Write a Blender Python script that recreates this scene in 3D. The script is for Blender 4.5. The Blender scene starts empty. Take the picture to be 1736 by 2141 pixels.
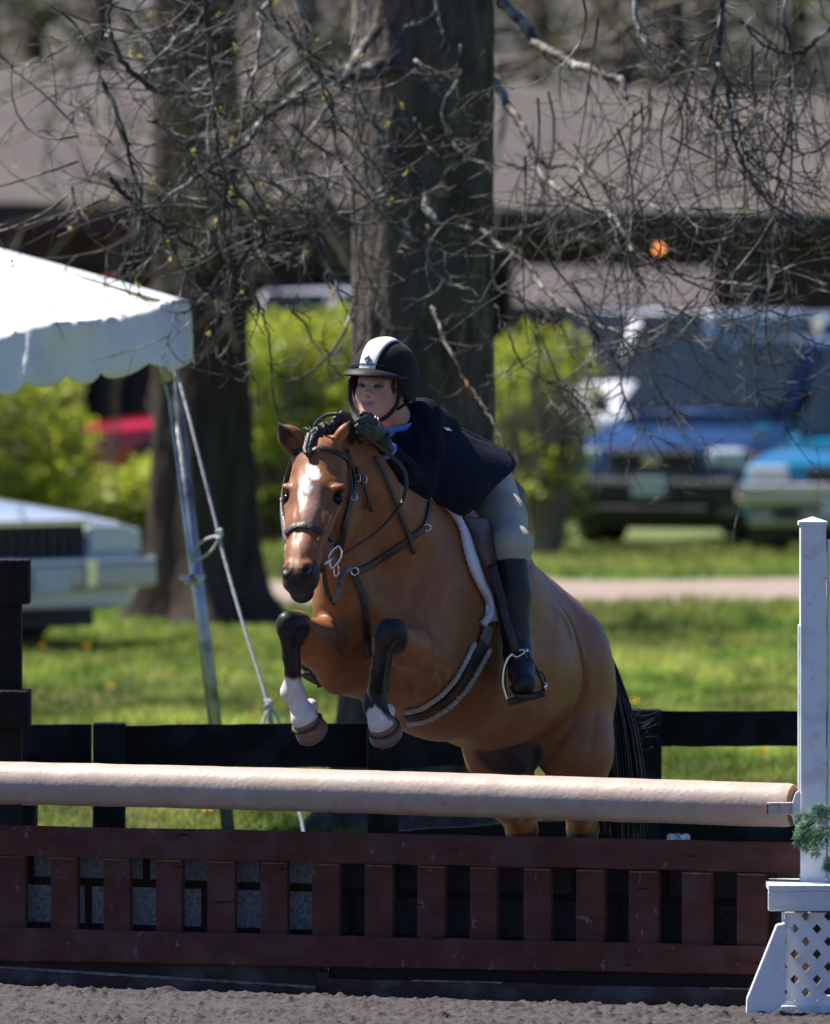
import bpy, math, random
import numpy as np
from mathutils import Vector, Matrix
from mathutils.bvhtree import BVHTree
R = math.radians
rng = np.random.default_rng(7)
random.seed(7)
S = bpy.context.scene
COL = S.collection

# ------------------------------------------------------------------ camera, sky, sun, exposure
F0 = 20400.0          # focal length in photo-view pixels (1736 x 2141)
CAMZ = 2.2
cam_d = bpy.data.cameras.new('camera'); cam = bpy.data.objects.new('camera', cam_d); COL.objects.link(cam)
cam.location = (0, 0, CAMZ); cam.rotation_euler = (R(90), 0, 0)
cam_d.sensor_fit = 'AUTO'; cam_d.sensor_width = 23.7
cam_d.lens = F0/2141*23.7
cam_d.shift_y = -(1070.5-594)/2141
cam_d.clip_start = 0.5; cam_d.clip_end = 3000
cam_d.dof.use_dof = True; cam_d.dof.focus_distance = 30.7; cam_d.dof.aperture_fstop = 3.5
S.camera = cam

SUN_DIR = Vector((-0.52, 0.245, 0.82)).normalized()     # towards the sun
sun_el = math.asin(SUN_DIR.z)
W = bpy.data.worlds.new('World'); S.world = W; W.use_nodes = True
nt = W.node_tree; bg = nt.nodes['Background']
sky = nt.nodes.new('ShaderNodeTexSky'); sky.sky_type = 'NISHITA'; sky.sun_disc = False
sky.sun_elevation = sun_el
sky.sun_rotation = math.atan2(SUN_DIR.x, SUN_DIR.y)
sky.air_density = 1.0; sky.dust_density = 0.15; sky.ozone_density = 3.0
vm = nt.nodes.new('ShaderNodeVectorMath'); vm.operation = 'MULTIPLY'; vm.inputs[1].default_value = (.76, .93, 1.34)
nt.links.new(sky.outputs[0], vm.inputs[0]); nt.links.new(vm.outputs[0], bg.inputs[0]); bg.inputs[1].default_value = 0.05
sd = bpy.data.lights.new('sun', 'SUN'); sd.energy = 5.0; sd.angle = R(0.5); sd.color = (1, 0.95, 0.87)
so = bpy.data.objects.new('sun', sd); COL.objects.link(so)
so.rotation_euler = SUN_DIR.to_track_quat('Z', 'Y').to_euler(); so.location = (-20, 40, 40)
S.view_settings.view_transform = 'Standard'; S.view_settings.look = 'None'
S.view_settings.exposure = 0.93; S.view_settings.gamma = 1
S.cycles.use_denoising = True
S.cycles.max_bounces = 6; S.cycles.caustics_reflective = False; S.cycles.caustics_refractive = False

def P(x, y, d):
    return np.array(((x-868.0)/F0*d, d, CAMZ-(y-594.0)/F0*d))
def G(x, y, z=0.0):   # point at height z seen at pixel x,y
    d = (CAMZ-z)*F0/(y-594.0)
    return P(x, y, d)

# ------------------------------------------------------------------ materials
def M(name, c1, c2=None, scale=6.0, rough=0.6, bump=0.0, bscale=None, metal=0.0, attr=None, spec=0.5,
      stretch=(1, 1, 1), lo=0.35, hi=0.65, coat=0.0, sheen=0.0, trans=0.0, detail=6, amix=0.25, c3=None, s3=1.0, emis=0, bdist=0.02, chips=()):
    m = bpy.data.materials.new(name); m.use_nodes = True
    n = m.node_tree.nodes; l = m.node_tree.links
    b = n['Principled BSDF']
    b.inputs['Roughness'].default_value = rough; b.inputs['Metallic'].default_value = metal
    b.inputs['Specular IOR Level'].default_value = spec
    if coat: b.inputs['Coat Weight'].default_value = coat; b.inputs['Coat Roughness'].default_value = 0.08
    if sheen: b.inputs['Sheen Weight'].default_value = sheen
    tc = n.new('ShaderNodeTexCoord'); mp = n.new('ShaderNodeMapping')
    mp.inputs['Scale'].default_value = stretch; l.new(tc.outputs['Object'], mp.inputs[0])
    colout = None
    if c2 is not None:
        nz = n.new('ShaderNodeTexNoise'); nz.inputs['Scale'].default_value = scale; nz.inputs['Detail'].default_value = detail
        nz.inputs['Roughness'].default_value = 0.6
        l.new(mp.outputs[0], nz.inputs[0])
        cr = n.new('ShaderNodeValToRGB'); cr.color_ramp.elements[0].position = lo; cr.color_ramp.elements[1].position = hi
        cr.color_ramp.elements[0].color = (*c1, 1); cr.color_ramp.elements[1].color = (*c2, 1)
        l.new(nz.outputs[0], cr.inputs[0]); colout = cr.outputs[0]
        if c3 is not None:
            n3 = n.new('ShaderNodeTexNoise'); n3.inputs['Scale'].default_value = s3; n3.inputs['Detail'].default_value = 5
            l.new(tc.outputs['Object'], n3.inputs[0])
            r3 = n.new('ShaderNodeMapRange'); r3.inputs[1].default_value = 0.5; r3.inputs[2].default_value = 0.68
            l.new(n3.outputs[0], r3.inputs[0])
            mx = n.new('ShaderNodeMix'); mx.data_type = 'RGBA'; l.new(r3.outputs[0], mx.inputs[0])
            l.new(colout, mx.inputs[6]); mx.inputs[7].default_value = (*c3, 1); colout = mx.outputs[2]
    for cc, csc, cth, cst in chips:      # sharp edged chips, scratches and specks in the paint
        m2 = n.new('ShaderNodeMapping'); m2.inputs['Scale'].default_value = cst; l.new(tc.outputs['Object'], m2.inputs[0])
        n4 = n.new('ShaderNodeTexNoise'); n4.inputs['Scale'].default_value = csc; n4.inputs['Detail'].default_value = 6; n4.inputs['Roughness'].default_value = .7; l.new(m2.outputs[0], n4.inputs[0])
        r4 = n.new('ShaderNodeMapRange'); r4.inputs[1].default_value = cth; r4.inputs[2].default_value = cth+.02; l.new(n4.outputs[0], r4.inputs[0])
        mx = n.new('ShaderNodeMix'); mx.data_type = 'RGBA'; l.new(r4.outputs[0], mx.inputs[0]); l.new(colout, mx.inputs[6]); mx.inputs[7].default_value = (*cc, 1); colout = mx.outputs[2]
    if attr:
        at = n.new('ShaderNodeAttribute'); at.attribute_name = attr
        if colout is not None:
            mx = n.new('ShaderNodeMix'); mx.data_type = 'RGBA'; mx.blend_type = 'MULTIPLY'; mx.inputs[0].default_value = amix
            l.new(at.outputs[0], mx.inputs[6]); l.new(colout, mx.inputs[7]); colout = mx.outputs[2]
        else: colout = at.outputs[0]
    if colout is not None: l.new(colout, b.inputs['Base Color'])
    else: b.inputs['Base Color'].default_value = (*c1, 1)
    if bump:
        bz = n.new('ShaderNodeTexNoise'); bz.inputs['Scale'].default_value = bscale or scale*3; bz.inputs['Detail'].default_value = 8
        l.new(mp.outputs[0], bz.inputs[0])
        bp = n.new('ShaderNodeBump'); bp.inputs['Strength'].default_value = bump; bp.inputs['Distance'].default_value = bdist
        l.new(bz.outputs[0], bp.inputs['Height']); l.new(bp.outputs[0], b.inputs['Normal'])
    if trans:
        tr = n.new('ShaderNodeBsdfTranslucent'); ms = n.new('ShaderNodeMixShader'); ms.inputs[0].default_value = trans
        if colout is not None: l.new(colout, tr.inputs[0])
        else: tr.inputs[0].default_value = (*c1, 1)
        out = n['Material Output']; l.new(b.outputs[0], ms.inputs[1]); l.new(tr.outputs[0], ms.inputs[2]); l.new(ms.outputs[0], out.inputs[0])
    if emis:
        b.inputs['Emission Color'].default_value = (*c1, 1); b.inputs['Emission Strength'].default_value = emis
    return m

# ------------------------------------------------------------------ objects
LOC = {}
def tag(o, label=None, cat=None, group=None, kind=None):
    if label: o['label'] = label
    if cat: o['category'] = cat
    if group: o['group'] = group
    if kind: o['kind'] = kind
    return o
def thing(name, loc, label, cat, group=None, rz=0.0):
    o = bpy.data.objects.new(name, None); COL.objects.link(o); o.empty_display_size = 0.1
    o.location = tuple(float(v) for v in loc); o.rotation_euler = (0, 0, rz)
    LOC[o.name] = np.zeros(3) if rz else np.array(loc, float)
    return tag(o, label, cat, group)
def mk(name, V, Fc, mat, parent=None, smooth=True, col=None, local=False):
    V = np.asarray(V, dtype=np.float64)
    if parent is not None:
        off = LOC.get(parent.name, np.zeros(3))
        if not local: V = V-off
    me = bpy.data.meshes.new(name)
    if isinstance(Fc, np.ndarray):
        k = Fc.shape[1]; nf = len(Fc)
        me.vertices.add(len(V)); me.vertices.foreach_set('co', V.astype(np.float32).ravel())
        me.loops.add(nf*k); me.loops.foreach_set('vertex_index', Fc.astype(np.int32).ravel())
        me.polygons.add(nf); me.polygons.foreach_set('loop_start', np.arange(0, nf*k, k, dtype=np.int32))
        me.update(calc_edges=True)
    else:
        me.from_pydata(V.tolist(), [], Fc)
    me.polygons.foreach_set('use_smooth', np.full(len(me.polygons), smooth, dtype=bool))
    if col is not None:
        a = me.attributes.new('Col', 'FLOAT_COLOR', 'POINT')
        c4 = np.ones((len(V), 4), np.float32); c4[:, :3] = col; a.data.foreach_set('color', c4.ravel())
    me.materials.append(mat); me.update()
    o = bpy.data.objects.new(name, me); COL.objects.link(o)
    if parent is not None:
        o.parent = parent; LOC[o.name] = LOC.get(parent.name, np.zeros(3))
    return o
def bevel(o, w, seg=2):
    m = o.modifiers.new('bevel', 'BEVEL'); m.width = w; m.segments = seg; m.limit_method = 'ANGLE'; m.angle_limit = R(35)
    return o

class MB:
    """collects simple pieces into one mesh"""
    def __init__(s): s.V = []; s.F = []; s.C = []
    def add(s, V, Fc, c=None):
        n = len(s.V); s.V.extend([tuple(map(float, v)) for v in V]); s.F.extend([tuple(int(i)+n for i in f) for f in Fc])
        if c is not None: s.C.extend([c]*len(V))
        return s
    def box(s, c, size, ax=None, c_=None):
        """box centred at c; ax = 3 axes"""
        c = np.array(c, float); h = np.array(size, float)/2
        A = np.eye(3) if ax is None else np.array(ax, float)
        V = [c+A[0]*h[0]*i+A[1]*h[1]*j+A[2]*h[2]*k for i in (-1, 1) for j in (-1, 1) for k in (-1, 1)]
        return s.add(V, [(0, 1, 3, 2), (4, 6, 7, 5), (0, 4, 5, 1), (2, 3, 7, 6), (0, 2, 6, 4), (1, 5, 7, 3)], c_)
    def tube(s, pts, rad, n=6, c_=None, cap=True):
        V, Fc = tube(pts, rad, n, cap); return s.add(V, Fc, c_)
    def prism(s, poly, thick, c_=None):
        """poly: list of 3d points (planar), extruded by vector thick"""
        n = len(poly); t = np.array(thick, float)
        V = [np.array(p, float) for p in poly]+[np.array(p, float)+t for p in poly]
        Fc = [tuple(range(n))[::-1], tuple(range(n, 2*n))]+[(i, (i+1) % n, n+(i+1) % n, n+i) for i in range(n)]
        return s.add(V, Fc, c_)
    def build(s, name, mat, parent=None, smooth=False, bev=0, local=False):
        o = mk(name, s.V, s.F, mat, parent, smooth, np.array(s.C) if s.C else None, local)
        if bev: bevel(o, bev)
        return o

def tube(pts, rad, n=6, cap=True):
    pts = np.asarray(pts, float); m = len(pts)
    rad = np.full(m, rad) if np.isscalar(rad) else np.asarray(rad, float)
    T = np.gradient(pts, axis=0); T /= np.linalg.norm(T, axis=1)[:, None]+1e-12
    a = np.array((0, 0, 1.0)) if abs(T[0][2]) < .9 else np.array((1.0, 0, 0))
    u = np.cross(T[0], a); u /= np.linalg.norm(u)
    V = []; th = np.arange(n)/n*2*np.pi
    for i in range(m):
        u = u-T[i]*np.dot(u, T[i]); u /= np.linalg.norm(u)+1e-12
        w = np.cross(T[i], u)
        V.append(pts[i]+rad[i]*(np.cos(th)[:, None]*u+np.sin(th)[:, None]*w))
    V = np.concatenate(V); Fc = []
    for i in range(m-1):
        for j in range(n):
            a0 = i*n+j; b0 = i*n+(j+1) % n
            Fc.append((a0, b0, b0+n, a0+n))
    if cap: Fc.append(tuple(range(n))[::-1]); Fc.append(tuple(range((m-1)*n, m*n)))
    return V, Fc
def spline(pts, per=6):
    """Catmull-Rom through pts"""
    p = np.asarray(pts, float); p = np.vstack([2*p[0]-p[1], p, 2*p[-1]-p[-2]]); out = []
    for i in range(1, len(p)-2):
        for t in np.arange(per)/per:
            out.append(0.5*((2*p[i])+(-p[i-1]+p[i+1])*t+(2*p[i-1]-5*p[i]+4*p[i+1]-p[i+2])*t*t+(-p[i-1]+3*p[i]-3*p[i+1]+p[i+2])*t**3))
    out.append(p[-2]); return np.array(out)
def ribbon(pts, side, wid, thick):
    """flat strap: pts (m,3), side (m,3) unit width directions, thickness vector from normal = cross"""
    pts = np.asarray(pts, float); side = np.asarray(side, float); m = len(pts)
    if np.isscalar(wid): wid = np.full(m, wid)
    T = np.gradient(pts, axis=0); T /= np.linalg.norm(T, axis=1)[:, None]+1e-12
    side = side-T*np.sum(side*T, 1)[:, None]; side /= np.linalg.norm(side, axis=1)[:, None]+1e-12
    N = np.cross(T, side); V = []
    for i in range(m):
        s = side[i]*wid[i]/2; n = N[i]*thick/2
        V += [pts[i]-s-n*.6, pts[i]-s*.8-n, pts[i]+s*.8-n, pts[i]+s-n*.6, pts[i]+s+n*.6, pts[i]+s*.8+n, pts[i]-s*.8+n, pts[i]-s+n*.6]
    k = 8; Fc = [tuple(range(k))[::-1], tuple(range((m-1)*k, m*k))]
    for i in range(m-1):
        for j in range(k): Fc.append((i*k+j, i*k+(j+1) % k, (i+1)*k+(j+1) % k, (i+1)*k+j))
    return V, Fc
def vnoise(p, seed=0):
    """cheap smooth 3-d value noise on (n,3), result -1..1"""
    p = np.asarray(p, float); i = np.floor(p).astype(np.int64); f = p-i; f = f*f*(3-2*f); out = 0
    for dx in (0, 1):
        for dy in (0, 1):
            for dz in (0, 1):
                h = ((i[:, 0]+dx)*374761393+(i[:, 1]+dy)*668265263+(i[:, 2]+dz)*2147483647+seed*974634777) & 0xffffffff
                h = ((h ^ (h >> 13))*1274126177) & 0xffffffff; h = (h ^ (h >> 16)) & 0xffff
                w = (f[:, 0] if dx else 1-f[:, 0])*(f[:, 1] if dy else 1-f[:, 1])*(f[:, 2] if dz else 1-f[:, 2])
                out = out+w*(h/32767.5-1)
    return out
def fbm(p, o=4, seed=0):
    p = np.asarray(p, float); s = 0; a = 1; t = 0
    for k in range(o): s = s+a*vnoise(p*2**k, seed+k); t += a; a *= .5
    return s/t

# ------------------------------------------------------------------ implicit surfaces
class SDF:
    def __init__(s, lo, hi, h):
        s.lo = np.array(lo, float); s.h = h; s.n = np.ceil((np.array(hi)-s.lo)/h).astype(int)+1
        s.F = np.full(tuple(s.n), 1.0, np.float32)
    def sub(s, lo, hi):
        a = np.clip(np.floor((np.array(lo)-s.lo)/s.h).astype(int), 0, s.n); b = np.clip(np.ceil((np.array(hi)-s.lo)/s.h).astype(int)+1, 0, s.n)
        if np.any(b <= a): return None, None
        g = [(s.lo[k]+s.h*np.arange(a[k], b[k])).astype(np.float32) for k in range(3)]
        return tuple(slice(a[k], b[k]) for k in range(3)), (g[0][:, None, None], g[1][None, :, None], g[2][None, None, :])
    def blend(s, sl, d, k, mode):
        f = s.F[sl]
        if mode == 'u':
            h = np.maximum(k-np.abs(f-d), 0)/k; s.F[sl] = np.minimum(f, d)-h*h*k*.25
        else:
            d = -d; h = np.maximum(k-np.abs(f-d), 0)/k; s.F[sl] = np.maximum(f, d)+h*h*k*.25
    def cap(s, a, b, ra, rb, k=.03, flat=None, mode='u'):
        """rounded cone a-b; flat=(axis, factor) squashes the section along axis"""
        a = np.array(a, float); b = np.array(b, float); m = max(ra, rb)*(max(1, flat[1]) if flat else 1)+k+s.h*2
        sl, g = s.sub(np.minimum(a, b)-m, np.maximum(a, b)+m)
        if sl is None: return
        ab = b-a; L2 = float(ab@ab)+1e-12
        px, py, pz = g[0]-np.float32(a[0]), g[1]-np.float32(a[1]), g[2]-np.float32(a[2])
        t = np.clip((px*ab[0]+py*ab[1]+pz*ab[2])/L2, 0, 1).astype(np.float32)
        qx, qy, qz = px-t*np.float32(ab[0]), py-t*np.float32(ab[1]), pz-t*np.float32(ab[2])
        d2 = qx*qx+qy*qy+qz*qz; sc = 1.0
        if flat:
            n = np.array(flat[0], float); n /= np.linalg.norm(n); fs = flat[1]
            qn = qx*np.float32(n[0])+qy*np.float32(n[1])+qz*np.float32(n[2])
            d2 = d2+(1/fs**2-1)*qn*qn; sc = min(1, fs)
        d = (np.sqrt(np.maximum(d2, 0))-(ra+(rb-ra)*t))*np.float32(1.0 if sc == 1 else (.5+.5*sc))
        s.blend(sl, d.astype(np.float32), k, mode)
    def ell(s, c, r, ax=None, k=.03, mode='u'):
        c = np.array(c, float); r = np.array(r, float); A = np.eye(3) if ax is None else np.array(ax, float)
        m = max(r)+k+s.h*2; sl, g = s.sub(c-m, c+m)
        if sl is None: return
        p = [g[i]-np.float32(c[i]) for i in range(3)]; k0 = 0; k1 = 0
        for i in range(3):
            q = p[0]*np.float32(A[i][0])+p[1]*np.float32(A[i][1])+p[2]*np.float32(A[i][2])
            k0 = k0+(q/r[i])**2; k1 = k1+(q/r[i]**2)**2
        k0 = np.sqrt(k0); k1 = np.sqrt(k1)+1e-6
        s.blend(sl, (k0*(k0-1)/k1).astype(np.float32), k, mode)
    def chain(s, pts, rads, k=.03, flat=None, mode='u'):
        for i in range(len(pts)-1): s.cap(pts[i], pts[i+1], rads[i], rads[i+1], k, flat, mode)
    def noise(s, amp, scale, seed=0, band=.03):
        idx = np.argwhere(np.abs(s.F) < band); p = s.lo+idx*s.h
        s.F[idx[:, 0], idx[:, 1], idx[:, 2]] += (amp*fbm(p*scale, 3, seed)).astype(np.float32)
    def mesh(s):
        Fv = s.F; ins = Fv < 0; nx, ny, nz = Fv.shape
        c = np.zeros((nx-1, ny-1, nz-1), np.uint8)
        for i in (0, 1):
            for j in (0, 1):
                for k in (0, 1): c += ins[i:nx-1+i, j:ny-1+j, k:nz-1+k]
        act = (c > 0) & (c < 8); idx = np.argwhere(act)
        ids = np.full(c.shape, -1, np.int32); ids[act] = np.arange(len(idx), dtype=np.int32)
        cr = [(i, j, k) for i in (0, 1) for j in (0, 1) for k in (0, 1)]
        val = np.stack([Fv[idx[:, 0]+a, idx[:, 1]+b, idx[:, 2]+d] for a, b, d in cr], 1)
        acc = np.zeros((len(idx), 3)); cnt = np.zeros(len(idx))
        for e0 in range(8):
            for e1 in range(e0+1, 8):
                if sum(abs(cr[e0][q]-cr[e1][q]) for q in range(3)) != 1: continue
                a = val[:, e0]; b = val[:, e1]; m = (a < 0) != (b < 0)
                t = np.where(m, a/(a-b+1e-20), 0)[:, None]
                p = np.array(cr[e0])+t*(np.array(cr[e1])-np.array(cr[e0])); acc += np.where(m[:, None], p, 0); cnt += m
        V = s.lo+s.h*(idx+acc/cnt[:, None]); Q = []
        for ax in range(3):
            sh = [slice(0, None)]*3; sh2 = list(sh); sh[ax] = slice(0, -1); sh2[ax] = slice(1, None)
            A = ins[tuple(sh)]; B = ins[tuple(sh2)]; ch = A != B
            u, w = [q for q in range(3) if q != ax]
            lim = [slice(None)]*3; lim[u] = slice(1, -1); lim[w] = slice(1, -1)
            e = np.argwhere(ch[tuple(lim)]); e[:, u] += 1; e[:, w] += 1
            fl = A[e[:, 0], e[:, 1], e[:, 2]]
            def cid(du, dw):
                q = e.copy(); q[:, u] -= du; q[:, w] -= dw; return ids[q[:, 0], q[:, 1], q[:, 2]]
            q = np.stack([cid(1, 1), cid(0, 1), cid(0, 0), cid(1, 0)], 1)
            if ax == 1: fl = ~fl
            q[~fl] = q[~fl][:, ::-1]; Q.append(q)
        Q = np.concatenate(Q); Q = Q[(Q >= 0).all(1)]
        for it in range(2):      # newton step onto the surface
            g = (V-s.lo)/s.h; i0 = np.clip(np.floor(g).astype(int), 0, s.n-2); f = g-i0
            v = 0; gr = np.zeros_like(V)
            for a, b, d in cr:
                wv = [(f[:, 0] if a else 1-f[:, 0]), (f[:, 1] if b else 1-f[:, 1]), (f[:, 2] if d else 1-f[:, 2])]
                x = Fv[i0[:, 0]+a, i0[:, 1]+b, i0[:, 2]+d]
                v = v+x*wv[0]*wv[1]*wv[2]
                gr[:, 0] += x*(1 if a else -1)*wv[1]*wv[2]; gr[:, 1] += x*(1 if b else -1)*wv[0]*wv[2]; gr[:, 2] += x*(1 if d else -1)*wv[0]*wv[1]
            gr /= s.h; st = (v/(np.sum(gr*gr, 1)+1e-3))[:, None]*gr
            V = V-np.clip(st, -s.h*.5, s.h*.5)
            # light laplacian
            nb = np.zeros_like(V); cn = np.zeros(len(V))
            for q0, q1 in ((0, 1), (1, 2), (2, 3), (3, 0)):
                np.add.at(nb, Q[:, q0], V[Q[:, q1]]); np.add.at(nb, Q[:, q1], V[Q[:, q0]]); np.add.at(cn, Q[:, q0], 1); np.add.at(cn, Q[:, q1], 1)
            V = V+.35*(nb/np.maximum(cn, 1)[:, None]-V)
        us = np.unique(Q); mp_ = np.full(len(V), -1); mp_[us] = np.arange(len(us))
        return V[us], mp_[Q]
def bvh(V, Q): return BVHTree.FromPolygons([tuple(v) for v in V], [tuple(int(i) for i in q) for q in Q])
def hit(tree, x, y, off=0.0):
    """point of a built surface that lies behind photo position x,y"""
    o = Vector((0, 0, CAMZ)); d = Vector(P(x, y, 1.0))-o; d.normalize()
    loc, nor, i, dist = tree.ray_cast(o, d)
    if loc is None: return None, None
    if nor.dot(d) > 0: nor = -nor
    return np.array(loc)+np.array(nor)*off, np.array(nor)
def segd(V, a, b):
    a = np.array(a); b = np.array(b); ab = b-a; t = np.clip(((V-a)@ab)/(ab@ab), 0, 1)
    return np.linalg.norm(V-(a+t[:, None]*ab), axis=1)
def sst(x, a, b):
    t = np.clip((x-a)/(b-a), 0, 1); return t*t*(3-2*t)
def vnormals(V, Q):
    fn = np.cross(V[Q[:, 2]]-V[Q[:, 0]], V[Q[:, 3]]-V[Q[:, 1]]); N = np.zeros_like(V)
    for k in range(4): np.add.at(N, Q[:, k], fn)
    return N/(np.linalg.norm(N, axis=1)[:, None]+1e-12)
def relief(V, Q, tree, items):
    """grooves (depth>0) and ridges (depth<0) along lines laid on the surface"""
    N = vnormals(V, Q); out = V.copy()
    for px, w, dep in items:
        pts = [hit(tree, x, y)[0] for x, y in px]; pts = [p for p in pts if p is not None]
        if len(pts) < 2: continue
        S_ = spline(pts, 4); lo = S_.min(0)-w*3; hi = S_.max(0)+w*3; idx = np.where(((V > lo) & (V < hi)).all(1))[0]
        if len(idx) == 0: continue
        dm = np.full(len(idx), 9.0); tt = np.zeros(len(idx)); m = len(S_)-1
        for i in range(m):
            a = S_[i]; ab = S_[i+1]-a; t = np.clip(((V[idx]-a)@ab)/(ab@ab+1e-12), 0, 1); d_ = np.linalg.norm(V[idx]-(a+t[:, None]*ab), axis=1)
            c = d_ < dm; dm = np.where(c, d_, dm); tt = np.where(c, (i+t)/m, tt)
        f = np.exp(-(dm/w)**2)*np.sin(np.clip(tt, .03, .97)*np.pi)**.6
        out[idx] -= N[idx]*(dep*f)[:, None]
    return out
def paint(C, w, col):
    w = np.clip(w, 0, 1)[:, None]; C[:] = C*(1-w)+np.array(col)*w
# ================================================================== HORSE
LAT = np.array((.92, -.39, 0)); LAT /= np.linalg.norm(LAT)          # towards the horse's left side
FWD = np.array((-.39, -.92, 0)); FWD /= np.linalg.norm(FWD)
UP = np.array((0, 0, 1.0))
h_root = thing('horse', P(1000, 594+2.2*F0/31.6, 31.6), 'bay horse with a white star jumping over the pale rail', 'horse')
hs = SDF((-.52, 30.1, .02), (.86, 32.75, 1.82), .0065)
K = .07
# barrel
hs.chain([P(832, 1335, 31.12), P(925, 1370, 31.4), P(1015, 1390, 31.72), P(1108, 1395, 32.05)], [.232, .246, .248, .245], .12, (LAT, .97))
hs.chain([P(905, 1180, 31.2), P(985, 1222, 31.55), P(1075, 1290, 31.95)], [.15, .17, .16], .14)       # withers, loin
hs.ell(P(1125, 1392, 32.12), (.228, .24, .215), (LAT, FWD, UP), .1)                                      # croup
hs.ell(P(1162, 1345, 32.2), (.10, .15, .09), (LAT, FWD, UP), .12)
hs.ell(P(1080, 1330, 32.1), (.1, .16, .1), (LAT, FWD, UP), .12)
hs.ell(P(1190, 1440, 32.2), (.125, .17, .2), (LAT, FWD, UP), .08)                                     # left thigh
hs.ell(P(1045, 1440, 32.05), (.12, .17, .2), (LAT, FWD, UP), .1)
# chest, shoulders
hs.ell(P(782, 1300, 30.95), (.16, .17, .19), (LAT, FWD, UP), .12)
hs.ell(P(722, 1265, 30.88), (.085, .1, .14), (LAT, FWD, UP), .08)
hs.ell(P(845, 1290, 30.98), (.1, .12, .17), (LAT, FWD, UP), .09)
hs.cap(P(930, 1120, 31.22), P(868, 1330, 31.0), .13, .115, .12, (LAT, .8))                            # left shoulder blade
hs.cap(P(800, 1150, 31.2), P(745, 1320, 30.98), .11, .1, .12)
# neck
hs.chain([P(862, 1190, 31.12), P(808, 1092, 30.96), P(752, 1005, 30.82), P(712, 962, 30.74)], [.195, .158, .118, .095], .1, (LAT, .82))
hs.cap(P(900, 1085, 31.15), P(762, 950, 30.82), .075, .045, .1, (LAT, .8))                            # crest
hs.cap(P(720, 1245, 30.8), P(700, 1090, 30.7), .085, .06, .09)                                        # throat
# head
HL = np.array((.945, -.325, 0)); HL /= np.linalg.norm(HL)       # head lateral
hax = P(632, 1205, 30.34)-P(672, 950, 30.6); hax /= np.linalg.norm(hax)
HN = np.cross(HL, hax); HN /= np.linalg.norm(HN)
if HN[1] > 0: HN = -HN                                            # face normal, towards the camera
HA = (HL, hax, HN)
hs.ell(P(671, 968, 30.62), (.086, .1, .08), HA, .05)
hs.ell(P(660, 1030, 30.56), (.092, .105, .075), HA, .05)
hs.chain([P(660, 1035, 30.52), P(645, 1100, 30.44), P(634, 1160, 30.37), P(629, 1198, 30.33)], [.07, .056, .05, .052], .04, (HN, .9))
hs.ell(P(629, 1212, 30.335), (.057, .052, .052), HA, .03)        # muzzle
hs.ell(P(632, 1238, 30.375), (.038, .036, .036), HA, .02)        # lower lip
hs.ell(P(668, 1150, 30.5), (.045, .09, .04), HA, .05)            # lower jaw
for sg in (-1, 1):
    jc = P(690, 1072, 30.68)+HL*.052*sg
    hs.ell(jc, (.042, .108, .1), HA, .04)                         # jowl
    hs.cap(P(655, 1060, 30.5)+HL*.078*sg, P(640, 1125, 30.41)+HL*.05*sg, .016, .01, .03)   # facial crest
    ec = P(655, 1030, 30.5)+HL*.088*sg
    hs.ell(ec-HN*-.003-hax*.008, (.024, .022, .022), HA, .02)              # brow
    hs.ell(P(655, 1040, 30.5)+HL*.098*sg+HN*.008, (.021, .025, .02), HA, .012, 'c')
    nc = P(627, 1202, 30.32)+HL*.032*sg+HN*.03
    hs.ell(nc, (.020, .026, .012), HA, .02)                       # nostril wing
    hs.ell(nc+HL*.007*sg+hax*.003+HN*.014, (.012, .020, .013), HA, .010, 'c')
hs.cap(P(600, 1238, 30.33), P(660, 1236, 30.37), .004, .004, .008, mode='c')
# ears
def ear(base, tip, side, open_n):
    base = np.array(base); tip = np.array(tip); L = tip-base; ln = np.linalg.norm(L); L /= ln
    n = np.array(open_n, float); n -= L*(n@L); n /= np.linalg.norm(n)
    hs.cap(base-L*.02, base+L*ln*.45, .045, .042, .02, (n, .62)); hs.cap(base+L*ln*.45, tip, .042, .006, .012, (n, .50))
    hs.cap(base+L*.02+n*.024, base+L*ln*.85+n*.018, .026, .008, .006, mode='c')
ER0, ER1 = P(628, 940, 30.62), P(581, 884, 30.62)
EL0, EL1 = P(713, 935, 30.62), P(737, 880, 30.6)
ear(ER0, ER1, -1, (-.55, -.8, .1)); ear(EL0, EL1, 1, (.75, -.65, 0))
# right fore (left in the photo)
RK, RF = P(607, 1304, 30.52), P(612, 1447, 30.6)
hs.ell(P(730, 1385, 30.98), (.085, .13, .1), (LAT, FWD, UP), .07)
hs.chain([P(722, 1385, 30.9), P(665, 1345, 30.72), P(622, 1312, 30.58)], [.088, .064, .04], .05)
hs.cap(P(708, 1410, 30.88), P(650, 1352, 30.68), .052, .03, .04)
hs.chain([P(622, 1304, 30.56), RK], [.041, .038], .03); hs.ell(P(602, 1304, 30.5), (.033, .033, .036), None, .02)
hs.chain([P(604, 1318, 30.51), P(607, 1375, 30.54), P(611, 1425, 30.59)], [.034, .0245, .027], .02, (LAT, .95))
hs.cap(P(616, 1330, 30.56), P(620, 1425, 30.63), .018, .018, .02)
hs.ell(P(611, 1446, 30.6), (.038, .036, .034), None, .02)
hs.cap(P(617, 1450, 30.6), P(634, 1498, 30.6), .03, .033, .02)
RC = P(637, 1502, 30.6); RH = P(656, 1536, 30.63)
hs.ell(P(650, 1478, 30.66), (.024, .03, .026), None, .02)
hd = RH-RC; hd /= np.linalg.norm(hd)
hs.cap(P(634, 1490, 30.61), RC, .034, .042, .02)
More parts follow.
